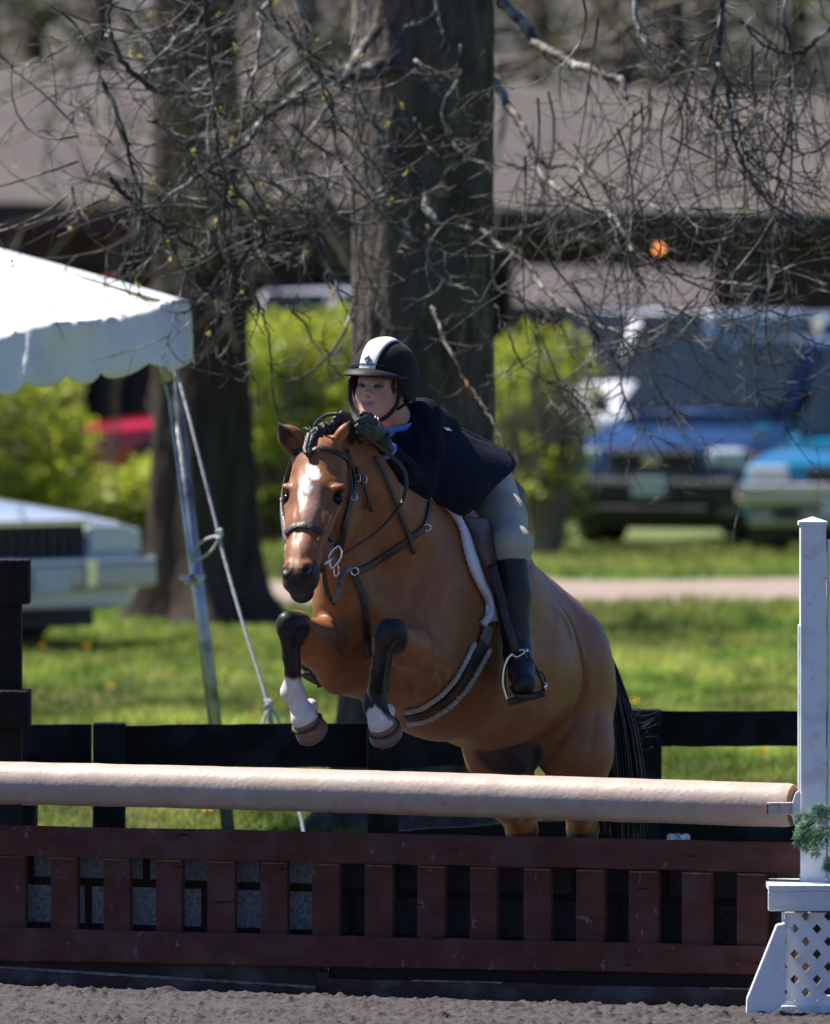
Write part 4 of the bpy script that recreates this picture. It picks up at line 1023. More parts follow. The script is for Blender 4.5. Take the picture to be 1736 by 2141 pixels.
# block pattern panels behind the gate
def blockmat(name, c1, c2, mortar, bw, rh, off, bias):
    m = bpy.data.materials.new(name); m.use_nodes = True; n_ = m.node_tree.nodes; l = m.node_tree.links; b = n_['Principled BSDF']; b.inputs['Roughness'].default_value = .85
    uv = n_.new('ShaderNodeUVMap'); bt = n_.new('ShaderNodeTexBrick')
    bt.inputs['Color1'].default_value = (*c1, 1); bt.inputs['Color2'].default_value = (*c2, 1); bt.inputs['Mortar'].default_value = (*mortar, 1)
    bt.inputs['Scale'].default_value = 1; bt.inputs['Brick Width'].default_value = bw; bt.inputs['Row Height'].default_value = rh; bt.inputs['Mortar Size'].default_value = .014; bt.inputs['Mortar Smooth'].default_value = .2
    bt.offset = .5; l.new(uv.outputs[0], bt.inputs[0])
    nz = n_.new('ShaderNodeTexNoise'); nz.inputs['Scale'].default_value = 90; nz.inputs['Detail'].default_value = 4; tc = n_.new('ShaderNodeTexCoord'); l.new(tc.outputs['Object'], nz.inputs[0])
    mr = n_.new('ShaderNodeMapRange'); mr.inputs[1].default_value = .35; mr.inputs[2].default_value = .65; mr.inputs[3].default_value = .55; mr.inputs[4].default_value = 1.15; l.new(nz.outputs[0], mr.inputs[0])
    mx = n_.new('ShaderNodeVectorMath'); mx.operation = 'SCALE'; l.new(bt.outputs[0], mx.inputs[0]); l.new(mr.outputs[0], mx.inputs['Scale']); l.new(mx.outputs[0], b.inputs['Base Color'])
    bp_n = n_.new('ShaderNodeBump'); bp_n.inputs['Strength'].default_value = .6; bp_n.inputs['Distance'].default_value = .01; l.new(bt.outputs[1], bp_n.inputs['Height']); bp_n.invert = True; l.new(bp_n.outputs[0], b.inputs['Normal'])
    return m
def panel(name, lab, s0, s1, z0, z1, o0, mat, cat, uo=(0, 0)):
    t = thing(name, J((s0+s1)/2, 0, o0), lab, cat)
    V = [J(s0, z0, o0), J(s1, z0, o0), J(s1, z1, o0), J(s0, z1, o0), J(s0, z0, o0-.03), J(s1, z0, o0-.03), J(s1, z1, o0-.03), J(s0, z1, o0-.03)]
    o = mk('panel', V, [(0, 1, 2, 3), (5, 4, 7, 6), (3, 2, 6, 7), (0, 3, 7, 4), (1, 5, 6, 2), (0, 4, 5, 1)], mat, t, False)
    uv = o.data.uv_layers.new(name='UVMap')
    for lp in o.data.loops:
        i = lp.vertex_index; s_ = (s0 if i % 4 in (0, 3) else s1); z_ = (z0 if i % 4 in (0, 1) else z1); uv.data[lp.index].uv = (s_+uo[0], z_+uo[1])
    return t
panel('wall_panel', 'grey block patterned panel behind the left half of the maroon gate', -.6, sx(652), .06, .46, -.10, blockmat('grey_blocks', (.34, .36, .36), (.22, .24, .25), (.04, .014, .012), .40, .143, 0, 0), 'wall panel', (.14, -.04))
panel('wall_panel', 'block patterned panel darkened with painted shade behind the right half of the maroon gate', sx(655), GE+.1, .06, .46, -.12, blockmat('shaded_blocks', (.062, .045, .045), (.036, .028, .032), (.018, .007, .007), .30, .14, 0, 0), 'wall panel', (.05, -.035))  # shade on the right half put into darker block colours
# planks on the ground
gp = thing('ground_plank', J(.4, 0, .03), 'low maroon plank half sunk in the footing under the left of the gate', 'plank')
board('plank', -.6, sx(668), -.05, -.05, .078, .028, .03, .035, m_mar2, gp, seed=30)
V = []
for t in np.linspace(0, 1, 60):
    s_ = -.6+(sx(668)+.6)*t; z_ = .078+(.028-.078)*t+.0015; r_ = rng.random()*.004; V += [J(s_, z_-.003-r_, .034), J(s_, z_+r_, .032), J(s_, z_+.001, -.002)]
mk('sunlit_dirt_line', V, [(k*3+j, k*3+j+1, k*3+4+j, k*3+3+j) for k in range(59) for j in range(2)], M('sunlit_dust', (.30, .23, .17), (.12, .08, .07), 30, .95, .5), gp, False)  # dirt on the plank's top edge, its sunlight put into the pale colour
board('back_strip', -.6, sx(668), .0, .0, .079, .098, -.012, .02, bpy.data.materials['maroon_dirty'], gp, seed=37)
gp2 = thing('ground_plank', J(1.9, 0, .02), 'low dark maroon plank in shade under the right of the gate', 'plank')
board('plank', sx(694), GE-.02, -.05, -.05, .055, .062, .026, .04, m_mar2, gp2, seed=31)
board('back_strip', sx(690), GE, .05, .055, .105, .11, -.01, .02, blockmat('low_blocks', (.05, .03, .026), (.03, .02, .018), (.015, .006, .006), .2, .08, 0, 0), gp2, seed=32)
for a, b in ((870, 1058), (1492, 1590)):
    V = []
    for t in np.linspace(0, 1, 24):
        s_ = sx(a)+(sx(b)-sx(a))*t; z_ = .056+.006*(s_-1.2)/1.4+.0015; r_ = rng.random()*.002; V += [J(s_, z_-.003-r_, .031), J(s_, z_+r_, .029), J(s_, z_+.001, -.002)]
    mk('sunlit_dirt_line', V, [(k*3+j, k*3+j+1, k*3+4+j, k*3+3+j) for k in range(23) for j in range(2)], bpy.data.materials['sunlit_dust'], gp2, False)  # sunlit stretches of the plank edge laid on as pale strips
sk = thing('wooden_stake', J(sx(678), 0, .04), 'short brown stake standing in the soil between the two low planks', 'stake')
board('stake', sx(667), sx(692), -.06, -.06, .078, .07, .012, .03, M('stake_brown', (.035, .014, .010), (.055, .022, .014), 30, .8, .3), sk, seed=33)

# ------------------------------------------------------------------ white standard at the right
m_white = M('white_paint', (.86, .86, .86), (.80, .80, .81), 7, .42, .25, 60, stretch=(1, 1, .35), c3=(.66, .66, .66), s3=12, spec=.4, bdist=.003, chips=(((.22, .22, .23), 18, .67, (1, 1, .12)), ((.35, .30, .25), 40, .68, (1, 1, 1))))
m_wb = M('worn_white_wood', (.74, .74, .74), (.50, .50, .50), 14, .6, .6, 50, stretch=(.3, 1, 1), lo=.45, hi=.75)
stn = thing('jump_standard', J(sx(1700), 0, .05), 'white wooden jump standard with lattice box at the right end of the gate', 'jump standard')
pd = 29.5; WX = .0889
def pbox(nm, x0, x1, y0, y1, d, th, mat, par, bev=.003):
    """upright board spanning photo columns/rows at depth d (front face), thickness th backwards"""
    a = P(x0, y1, d); b = P(x1, y0, d)
    return MB().box(((a[0]+b[0])/2, d+th/2, (a[2]+b[2])/2), (abs(b[0]-a[0]), th, abs(b[2]-a[2]))).build(nm, mat, par, bev=bev)
post = pbox('post', 1674, 1728, 1091, 1858, pd, .089, m_white, stn, .004)
a = P(1670.5, 1091, pd-.004); b = P(1731, 1091, pd-.004); c = (a+b)/2+np.array((0, .0485, .015))
V = [a, b, b+(0, .097, 0), a+(0, .097, 0)]; V = [np.array(v)-np.array((0, 0, .011)) for v in V]+[np.array(v) for v in V]+[c]
mk('post_cap', V, [(0, 1, 2, 3)[::-1], (0, 1, 5, 4), (1, 2, 6, 5), (2, 3, 7, 6), (3, 0, 4, 7), (4, 5, 8), (5, 6, 8), (6, 7, 8), (7, 4, 8)], m_white, post, False)
pbox('cup_track', 1669.5, 1674, 1307, 1700, pd+.02, .05, m_white, stn, .001)
pbox('side_board', 1730, 1800, 1128, 1858, pd+.012, .038, m_white, stn, .003)
sb_ = MB()
for x, y in ((1688, 1166), (1727, 1209), (1722, 1597), (1691, 1262), (1700, 1420)):
    q = P(x, y, pd-.001); V, Fc = tube([q, q+np.array((0, -.003, 0))], [.0035, .0028], 8)
    mk('bolt', V, Fc, m_steel, stn)
# cup and bracket
cup = thing('jump_cup', J(sx(1663), .6, .06), 'white jump cup and wooden peg holding the end of the pale rail', 'jump cup')
q0 = P(1655, 1660, pd-.02)
V = [P(x, y, pd-.01) for x, y in ((1663, 1658), (1671, 1652), (1674, 1660), (1674, 1722), (1668, 1732), (1661, 1725), (1654, 1702), (1656, 1680))]
MB().prism(V, (0, -.014, 0)).build('plate', m_white, cup, bev=.002)
pbox('peg', 1606, 1657, 1678, 1704, pd-.035, .035, M('chipped_peg', (.50, .42, .38), (.30, .16, .13), 26, .6, .4, lo=.5, hi=.7), cup)
pbox('peg_tip', 1603, 1606, 1680, 1703, pd-.034, .03, M('peg_rust', (.16, .03, .025), rough=.7), cup)
V, Fc = tube([P(1664, 1720, pd-.026), P(1664, 1720, pd-.03)], .004, 8); mk('pin', V, Fc, m_trim, cup)
# lattice box
bd_ = 29.33
pbox('box_top', 1607, 1800, 1864, 1905, bd_, .04, m_wb, stn, .003)
V = [P(1607, 1864, bd_), P(1800, 1864, bd_)]; V = [V[0]+(0, 0, .0005), V[1]+(0, 0, .0005), V[1]+(0, .34, .0005), V[0]+(0, .34, .0005)]
MB().prism(V, (0, 0, .018)).build('box_lid', m_wb, stn, bev=.002)
pbox('base_board', 1607, 1800, 2103, 2150, bd_, .04, m_white, stn, .003)
a = P(1607, 2103, bd_); b = P(1800, 2103, bd_); MB().prism([a+(0, .03, .0006), b+(0, .03, .0006), b+(0, .30, .0006), a+(0, .30, .0006)], (0, 0, .012)).build('base_ledge', m_white, stn)
x0, x1, y0, y1 = 1638, 1800, 1908, 2099
def clip(poly, a, b, c):   # keep a*x+b*y<=c
    out = []
    for i in range(len(poly)):
        p, q = poly[i], poly[(i+1) % len(poly)]; fp = a*p[0]+b*p[1]-c; fq = a*q[0]+b*q[1]-c
        if fp <= 0: out.append(p)
        if (fp < 0 < fq) or (fq < 0 < fp): t = fp/(fp-fq); out.append((p[0]+(q[0]-p[0])*t, p[1]+(q[1]-p[1])*t))
    return out
lat = MB()
for sg, dep in ((1, bd_+.035), (-1, bd_+.041)):
    dx, dy = 47.0, 53.0; L = math.hypot(dx, dy); ux, uy = dx/L, sg*dy/L; nx_, ny_ = -uy, ux; pitch = dx*dy/L
    c0 = (1708.5*nx_+1942*ny_)+pitch/2
    for k in range(-12, 13):
        cc = c0+k*pitch; w = pitch*.5*.60; cx_, cy_ = nx_*cc, ny_*cc
        tt = (1715*ux+2000*uy)
        px_, py_ = cx_+ux*tt, cy_+uy*tt
        poly = [(px_+ux*s1*400+nx_*s2*w, py_+uy*s1*400+ny_*s2*w) for s1, s2 in ((-1, -1), (1, -1), (1, 1), (-1, 1))]
        for a_, b_, c_ in ((-1, 0, -x0), (1, 0, x1), (0, -1, -y0), (0, 1, y1)):
            poly = clip(poly, a_, b_, c_)
            if len(poly) < 3: break
        if len(poly) >= 3: lat.prism([P(x, y, dep) for x, y in poly], (0, .0055, 0))
lat.build('lattice_panel', m_white, stn)
pbox('corner_post', 1636, 1641, 1907, 2101, bd_+.02, .03, m_white, stn, .002)
pbox('side_panel', 1641, 1700, 1907, 2101, bd_+.33, .012, m_wb, stn)
pbox('inner_post', 1662, 1690, 1907, 2101, bd_+.2, .05, M('brown_inner_wood', (.20, .11, .07), (.13, .07, .05), 20, .8), stn)
pbox('inner_backing', 1700, 1800, 1907, 2101, bd_+.30, .012, M('dark_inner', (.02, .02, .024), rough=.9), stn)
V = [P(x, y, bd_-.06) for x, y in ((1642, 1930), (1642, 2098), (1600, 2126), (1560, 2130), (1562, 2088), (1624, 1934))]
MB().prism(V, (0, .05, 0)).build('foot_brace', m_white, stn, bev=.004)
# evergreen sprig
m_ever = M('evergreen', (.15, .34, .15), (.26, .44, .22), 40, .6, .2, trans=.2)
sp = thing('evergreen_branch', P(1720, 1700, 29.3), 'feathery green conifer branch hanging in front of the white post', 'branch')
eb = MB(); es = MB()
def frond(p, dirx, L, d, n=26):
    pts = [p]; v = np.array(dirx, float); v /= np.linalg.norm(v)
    for k in range(9):
        v = v+np.array((rng.normal(0, .05), rng.normal(0, .05), -.05)); v /= np.linalg.norm(v); pts.append(pts[-1]+v*L/9)
    es.tube(pts, np.linspace(.0022, .0008, 10), 4)
    for k in range(n):
        t = (k+1)/n*9; i = min(int(t), 8); b = pts[i]+(pts[i+1]-pts[i])*(t-i); s_ = 1 if k % 2 else -1
        w = np.cross(pts[i+1]-pts[i], (rng.normal(0, .3), -1, rng.normal(0, .3))); w /= np.linalg.norm(w)+1e-9
        q = v*.8+w*s_*.8+rng.normal(0, .15, 3); q /= np.linalg.norm(q); l_ = .036*(1-.55*t/9)*rng.uniform(.7, 1.2)
        pb_ = b+q*l_; eb.tube([b, b+q*l_*.6, pb_], [.0016, .0017, .0006], 3)
        for m_ in range(5):
            c_ = b+q*l_*(.25+.16*m_); w2 = np.cross(q, (0, -1, 0)); ss = 1 if m_ % 2 else -1; e_ = c_+(q*.7+w2*ss*.8+rng.normal(0, .15, 3))*.011; eb.tube([c_, e_], [.0013, .0005], 3)
for (x, y, dx, dz, L) in ((1738, 1712, -1, .25, .10), (1740, 1730, -1, -.15, .09), (1736, 1735, -.8, -.7, .09), (1712, 1740, -.6, -.5, .065), (1705, 1720, -1, -.25, .055), (1750, 1790, -.6, -.6, .05), (1745, 1700, -.7, .3, .06), (1690, 1735, -.7, -.7, .05)):
    frond(P(x, y, 29.22+rng.uniform(0, .12)), (dx, rng.normal(0, .2), dz), L, 29.3)
eb.build('foliage', m_ever, sp, True); es.build('stem', M('twig_brown', (.10, .07, .04), rough=.8), sp, True)
# ================================================================== GROUND
m_gr = M('grass_soil', (.075, .125, .018), (.125, .165, .03), 1.6, .9, .6, 30, c3=(.16, .15, .06), s3=.5)
gm = bpy.data.meshes.new('ground')
o = mk('ground', [(-400, -20, 0), (400, -20, 0), (400, 900, 0), (-400, 900, 0)], [(0, 1, 2, 3)], m_gr); tag(o, kind='structure')
V = []; n = 320      # dirt path
for i in range(n+1):
    x = -40+80*i/n; nz_ = vnoise(np.array([[x*.9, 0, 0], [x*2.1, 4, 0], [x*.8, 9, 2]]))
    V += [(x, 66.6+x*.12+.5*nz_[0], .008), (x, 72.2+x*.12+.6*nz_[1], .008)]
tag(mk('path', V, [(2*i, 2*i+2, 2*i+3, 2*i+1) for i in range(n)], M('dirt_path', (.33, .25, .21), (.26, .19, .155), 2.5, .95, .4, 20, c3=(.22, .18, .10), s3=1.2)), kind='structure')
V = [(-12, 15, .006), (12, 15, .006), (12, 32.9, .006), (-12, 33.3, .006)]
m_soil = M('arena_soil', (.034, .028, .029), (.076, .064, .064), 22, .95, .8, 120, c3=(.075, .06, .058), s3=5, bdist=.01)
tag(mk('arena', V, [(0, 1, 2, 3)], m_soil), kind='structure')
nx_, ny_ = 560, 420; gx, gy = np.meshgrid(np.linspace(-1.7, 1.7, nx_), np.linspace(28.3, 31.2, ny_), indexing='ij')
p2 = np.stack([gx.ravel(), gy.ravel(), np.zeros(gx.size)], 1)
z = .003+.006*fbm(p2*np.array((2.2, 3, 1)), 3, 40)
cl = fbm(p2*26, 4, 41); z += .028*np.abs(cl)-.004; cl2 = fbm(p2*11+3, 3, 42); z += .018*np.clip(cl2-.05, 0, 1)
# footing dips where the planks sit
js_ = (p2[:, 0]-JL[0])*JX[0]+(p2[:, 1]-JL[1])*JX[1]; jo = (p2[:, 0]-JL[0])*JN[0]+(p2[:, 1]-JL[1])*JN[1]
z -= .016*sst(np.abs(jo), .14, .02); z += .004*np.exp(-((jo-.26)/.11)**2)*(.6+.8*fbm(p2*3.1, 2, 47))
edge = np.minimum(np.minimum(p2[:, 0]+1.7, 1.7-p2[:, 0]), np.minimum(p2[:, 1]-28.3, 31.2-p2[:, 1])); z = .008+(z-.008)*sst(edge, 0, .12); z = np.maximum(z, .0065*0+.007)
ii = np.arange(nx_-1)[:, None]*ny_+np.arange(ny_-1)[None, :]; Q = np.stack([ii, ii+ny_, ii+ny_+1, ii+1], -1).reshape(-1, 4)
tag(mk('arena_footing', np.stack([p2[:, 0], p2[:, 1], z], 1), Q, m_soil, None, True), kind='structure')
# hills far behind
V = []; n = 80
for i in range(n+1):
    x = -80+160*i/n; h_ = 15+2.5*vnoise(np.array([[x*.04, 1, 1]]))[0]+1.2*vnoise(np.array([[x*.2, 5, 1]]))[0]
    V += [(x, 170, -.5), (x, 230, h_*.6), (x, 330, h_*1.2), (x, 520, -1)]
tag(mk('hills', V, [(4*i+j, 4*i+4+j, 4*i+5+j, 4*i+1+j) for i in range(n) for j in range(3)], M('wooded_hill', (.085, .075, .06), (.045, .04, .033), .25, .95, .6, 1.5, c3=(.09, .10, .10), s3=.12, lo=.4, hi=.6)), kind='structure')

# grass: blades on the near lawn
def blades(N, y0, y1, hmin, hmax, wid, seed, side=False):
    r_ = np.random.default_rng(seed)
    py = r_.uniform(y0, y1, N); px = r_.uniform(-60, 1800, N)
    if side: px = np.where(r_.random(N) < .5, r_.uniform(-1500, -60, N), r_.uniform(1800, 3200, N))
    d = CAMZ*F0/(py-594); x = (px-868)/F0*d
    ok = (d > 33.4) & ~((d > 66.4+x*.12) & (d < 72.4+x*.12)); d = d[ok]; x = x[ok]; N = len(d)
    p = np.stack([x, d, np.zeros(N)], 1); cn = fbm(p*np.array((1.6, .5, 1)), 3, 60); c5 = fbm(p*np.array((5, 2, 1)), 2, 61)
    h_ = r_.uniform(hmin, hmax, N)*(1+.6*cn); a = r_.uniform(0, 6.28, N); w = wid*r_.uniform(.7, 1.3, N)
    lean = r_.normal(0, .45, (N, 2))*h_[:, None]
    t = np.stack([np.cos(a)*w, np.sin(a)*w, np.zeros(N)], 1); top = p+np.stack([lean[:, 0], lean[:, 1], h_], 1); mid = p+np.stack([lean[:, 0]*.35, lean[:, 1]*.35, h_*.6], 1)
    V = np.stack([p-t, p+t, mid+t*.7, top, mid-t*.7], 1).reshape(-1, 3)
    base = (np.arange(N)*5)[:, None]; Q = np.concatenate([base+np.array([[0, 1, 2, 4]])]); T = base+np.array([[4, 2, 3, 3]])
    g = np.array((.19, .30, .045)); yel = np.array((.37, .41, .08)); dry = np.array((.30, .25, .12)); dk = np.array((.04, .10, .015))
    k = r_.random(N)
    c = g+(yel-g)*np.clip(.35+1.2*cn+.3*(k-.5), 0, 1)[:, None]; c6 = fbm(p*np.array((.9, .28, 1))+9, 2, 66); c = c+(dk-c)*np.clip(-c5*1.8+.15, 0, .75)[:, None]; c = c*(1+.9*np.clip(c6, -.5, .6))[:, None]  # dark patches also stand in for tree shade on the lawn
    dd = (k < .07+.35*np.clip(c5, 0, 1)+.5*np.clip(fbm(p*np.array((.8, .5, 1))+30, 2, 67)-.15, 0, 1)); c[dd] = dry
    return V, Q, T, np.repeat(c, 5, 0)
m_blade = M('grass_blade', (1, 1, 1), attr='Col', rough=.6, trans=.45, spec=.15)
def grass(nm, *a):
    V, Q, T, c = blades(*a)
    me = bpy.data.meshes.new(nm); tri = T[:, :3]
    me.vertices.add(len(V)); me.vertices.foreach_set('co', V.astype(np.float32).ravel())
    nl = len(Q)*4+len(tri)*3; me.loops.add(nl); me.loops.foreach_set('vertex_index', np.concatenate([Q.ravel(), tri.ravel()]).astype(np.int32))
    me.polygons.add(len(Q)+len(tri)); me.polygons.foreach_set('loop_start', np.concatenate([np.arange(len(Q))*4, len(Q)*4+np.arange(len(tri))*3]).astype(np.int32)); me.update(calc_edges=True)
    at = me.attributes.new('Col', 'FLOAT_COLOR', 'POINT'); c4 = np.ones((len(V), 4), np.float32); c4[:, :3] = c; at.data.foreach_set('color', c4.ravel())
    me.materials.append(m_blade); o = bpy.data.objects.new(nm, me); COL.objects.link(o); tag(o, 'green grass of the lawn with paler dry patches', 'grass', kind='stuff')
V1 = blades
grass('grass', 170000, 1150, 1800, .045, .10, .006, 5)
grass('grass', 110000, 1150, 1800, .05, .11, .008, 6, True)

# dandelions
m_yel = M('dandelion_yellow', (.85, .55, .01), (.70, .40, .01), 80, .8); m_stem = M('dandelion_stem', (.10, .18, .03), rough=.7)
dl = [(88, 1354, 'near the white car'), (182, 1359, 'right of the white car'), (230, 1445, 'between the dark post and the tent pole'), (375, 1513, 'just above the left fence board'),
      (440, 1440, 'beside the tent pole'), (467, 1504, 'right of the foot of the tent pole'), (535, 1499, 'beside the knotted rope end'), (432, 1703, 'under the pale rail'),
      (1325, 1474, 'above the right fence board'), (1595, 1579, 'between rail and fence at the right'), (1252, 1288, 'beside the rump of the horse'), (1540, 1390, 'in the right lawn')]
first = None
for i, (x, y, w) in enumerate(dl):
    pos = G(x, y, .07); pos[2] = 0
    if first is None:
        t = thing('dandelion', pos, 'yellow dandelion '+w, 'flower', 'dandelions in the lawn'); first = t
        mb_ = MB(); r_ = random.Random(3)
        for k in range(46):
            a = r_.uniform(0, 6.28); e = r_.uniform(0, 1.2); v = np.array((math.cos(a)*math.sin(e), math.sin(a)*math.sin(e), math.cos(e))); q = pos+np.array((0, 0, .07))
            s_ = np.cross(v, (.1, .2, 1)); s_ /= np.linalg.norm(s_)+1e-9; mb_.add([q, q+v*.02+s_*.004, q+v*.026, q+v*.02-s_*.004], [(0, 1, 2, 3)])
        mb_.build('flower_head', m_yel, t); V, Fc = tube([pos, pos+(.004, 0, .04), pos+(0, 0, .07)], .002, 5); mk('stem', V, Fc, m_stem, t)
    else:
        c = first.copy(); COL.objects.link(c); c.location = tuple(pos); c.rotation_euler = (0, 0, i*1.3); c.scale = (1+.2*math.sin(i),)*3; c['label'] = 'yellow dandelion '+w
        for ch in list(first.children): k_ = ch.copy(); COL.objects.link(k_); k_.parent = c

# ================================================================== BLACK FENCE behind the arena
m_blk = M('black_fence_paint', (.0035, .0045, .007), (.008, .010, .016), 12, .7, .4, 60, stretch=(1, 1, 1), c3=(.015, .018, .028), s3=6, spec=.12)
def fboard(mb_, pts, th=.025):
    """pts: list of (x, ytop, ybot, d)"""
    n_ = len(pts); V = []
    for x, yt, yb, d in pts: V += [P(x, yb, d), P(x, yt, d), P(x, yt, d)+(0, th, 0), P(x, yb, d)+(0, th, 0)]
    mb_.add(V, [(i*4+j, i*4+(j+1) % 4, i*4+4+(j+1) % 4, i*4+4+j) for i in range(n_-1) for j in range(4)]+[(0, 1, 2, 3)[::-1], tuple(range((n_-1)*4, n_*4))])
fe = thing('board_fence', P(900, 1900, 34), 'black board fence behind the jump and the horse', 'fence')
def wav(x0, x1, ya0, ya1, yb0, yb1, d0, d1, amp=1.2, n_=26, seed=0):
    out = []
    for i in range(n_+1):
        t = i/n_; x = x0+(x1-x0)*t; out.append((x, ya0+(ya1-ya0)*t+amp*vnoise(np.array([[x*.025, seed, 0]]))[0], yb0+(yb1-yb0)*t+amp*vnoise(np.array([[x*.02, seed+9, 0]]))[0], d0+(d1-d0)*t))
    return out
def fb(nm, seed, *a):
    m_ = MB(); fboard(m_, wav(*a, seed=seed)); return m_.build(nm, m_blk, fe)
fb('rail', 1, -700, 192, 1526, 1514, 1607, 1604, 33.9, 33.95)
fb('rail', 2, 262, 792, 1517, 1511, 1602, 1606, 33.95, 34.1)
fb('rail', 3, 800, 1330, 1508, 1492, 1610, 1575, 34.15, 34.6)
fb('rail', 4, 1318, 2500, 1487, 1487, 1561, 1560, 34.6, 34.6)
fb('rail', 5, 835, 1310, 1737, 1706, 1830, 1800, 34.15, 34.6)
fb('rail', 6, 1318, 2500, 1704, 1712, 1800, 1806, 34.6, 34.6)
fb('rail', 7, -700, 260, 1760, 1758, 1850, 1850, 33.95, 33.95)
fb('rail', 8, 262, 792, 1768, 1762, 1850, 1850, 33.97, 34.1)
for x0, x1, yt, d in ((194, 262, 1512, 33.88), (768, 834, 1506, 34.02), (1316, 1384, 1484, 34.5), (1890, 1955, 1484, 34.5), (2430, 2495, 1484, 34.5), (-340, -272, 1512, 33.88)):
    yb = 594+CAMZ*F0/d+8; pbox('post', x0, x1, yt, yb, d, .09, m_blk, fe, .006)
# dark timber post with cap at the left
m_dw = M('dark_weathered_wood', (.007, .006, .006), (.014, .011, .010), 20, .75, .5, 60, stretch=(1, 1, .3), spec=.3)
dp = thing('timber_post', P(25, 1950, 33.6), 'dark timber post with stacked blocks in front of the white car', 'post')
pbox('post', -30, 45, 1262, 2010, 33.4, .1, m_dw, dp, .005); pbox('cap', -40, 62, 1170, 1264, 33.35, .14, m_dw, dp, .006)
pbox('block', -40, 63, 1444, 1522, 33.33, .15, m_dw, dp, .006); pbox('foot', -40, 75, 1684, 2010, 33.45, .2, m_dw, dp, .005)
lt = thing('paper_litter', P(1422, 1752, 33.2), 'crumpled white paper caught on the lower fence board', 'litter')
V = []; Fc = []
for i in range(9):
    for j in range(4): V.append(P(1395+6*i, 1760-5*j+rng.uniform(-3, 3), 34.45+rng.uniform(-.03, .03)))
mk('paper', V, [(i*4+j, i*4+j+1, (i+1)*4+j+1, (i+1)*4+j) for i in range(8) for j in range(3)], M('paper_white', (.8, .8, .82), rough=.7), lt, False)
# ================================================================== TREES
m_bark = M('furrowed_bark', (.045, .036, .031), (.155, .128, .112), 11, .9, 1.0, 26, stretch=(1, 1, .35), lo=.36, hi=.66, c3=(.10, .09, .08), s3=2.2, bdist=.09, spec=.15)
m_bark2 = M('dark_bark', (.026, .020, .016), (.07, .055, .043), 7, .9, 1.0, 14, stretch=(1, 1, .25), bdist=.05, spec=.15)
m_twig = M('grey_twig', (.045, .040, .037), (.40, .375, .345), 9, .6, .4, 60, lo=.50, hi=.68, spec=.2)  # dark and pale tones put shaded and sunlit twigs into the colour
m_twig2 = M('brown_twig', (.07, .06, .045), (.15, .13, .105), 9, .7, .4, 60, spec=.15)
def trunk(name, c, prof, mat, parent, n=96, m=150, furrow=.012, flare=5):
    """prof: list of (z, radius, xoff)"""
    zs = np.linspace(prof[0][0], prof[-1][0], m); pr = np.array(prof); r_ = np.interp(zs, pr[:, 0], pr[:, 1]); xo = np.interp(zs, pr[:, 0], pr[:, 2])
    th = np.arange(n)/n*2*np.pi; V = []
    for i in range(m):
        f = max(0, (r_[i]-pr[-1, 1]*1.15)); rr = r_[i]+f*.35*np.cos(flare*th+1.3)
        q = np.stack([np.cos(th)*6.5, np.sin(th)*6.5, np.full(n, zs[i]*4.5)], 1); a = fbm(q, 3, 71); rdg = 1-2*np.abs(a); rr = rr+furrow*(rdg-.6)
        V.append(np.stack([c[0]+xo[i]+rr*np.cos(th), c[1]+rr*np.sin(th), np.full(n, zs[i])], 1))
    V = np.concatenate(V); ii = np.arange(m-1)[:, None]*n+np.arange(n)[None, :]; jj = np.arange(m-1)[:, None]*n+(np.arange(n)[None, :]+1) % n
    return mk(name, V, np.stack([ii, jj, jj+n, ii+n], -1).reshape(-1, 4), mat, parent)
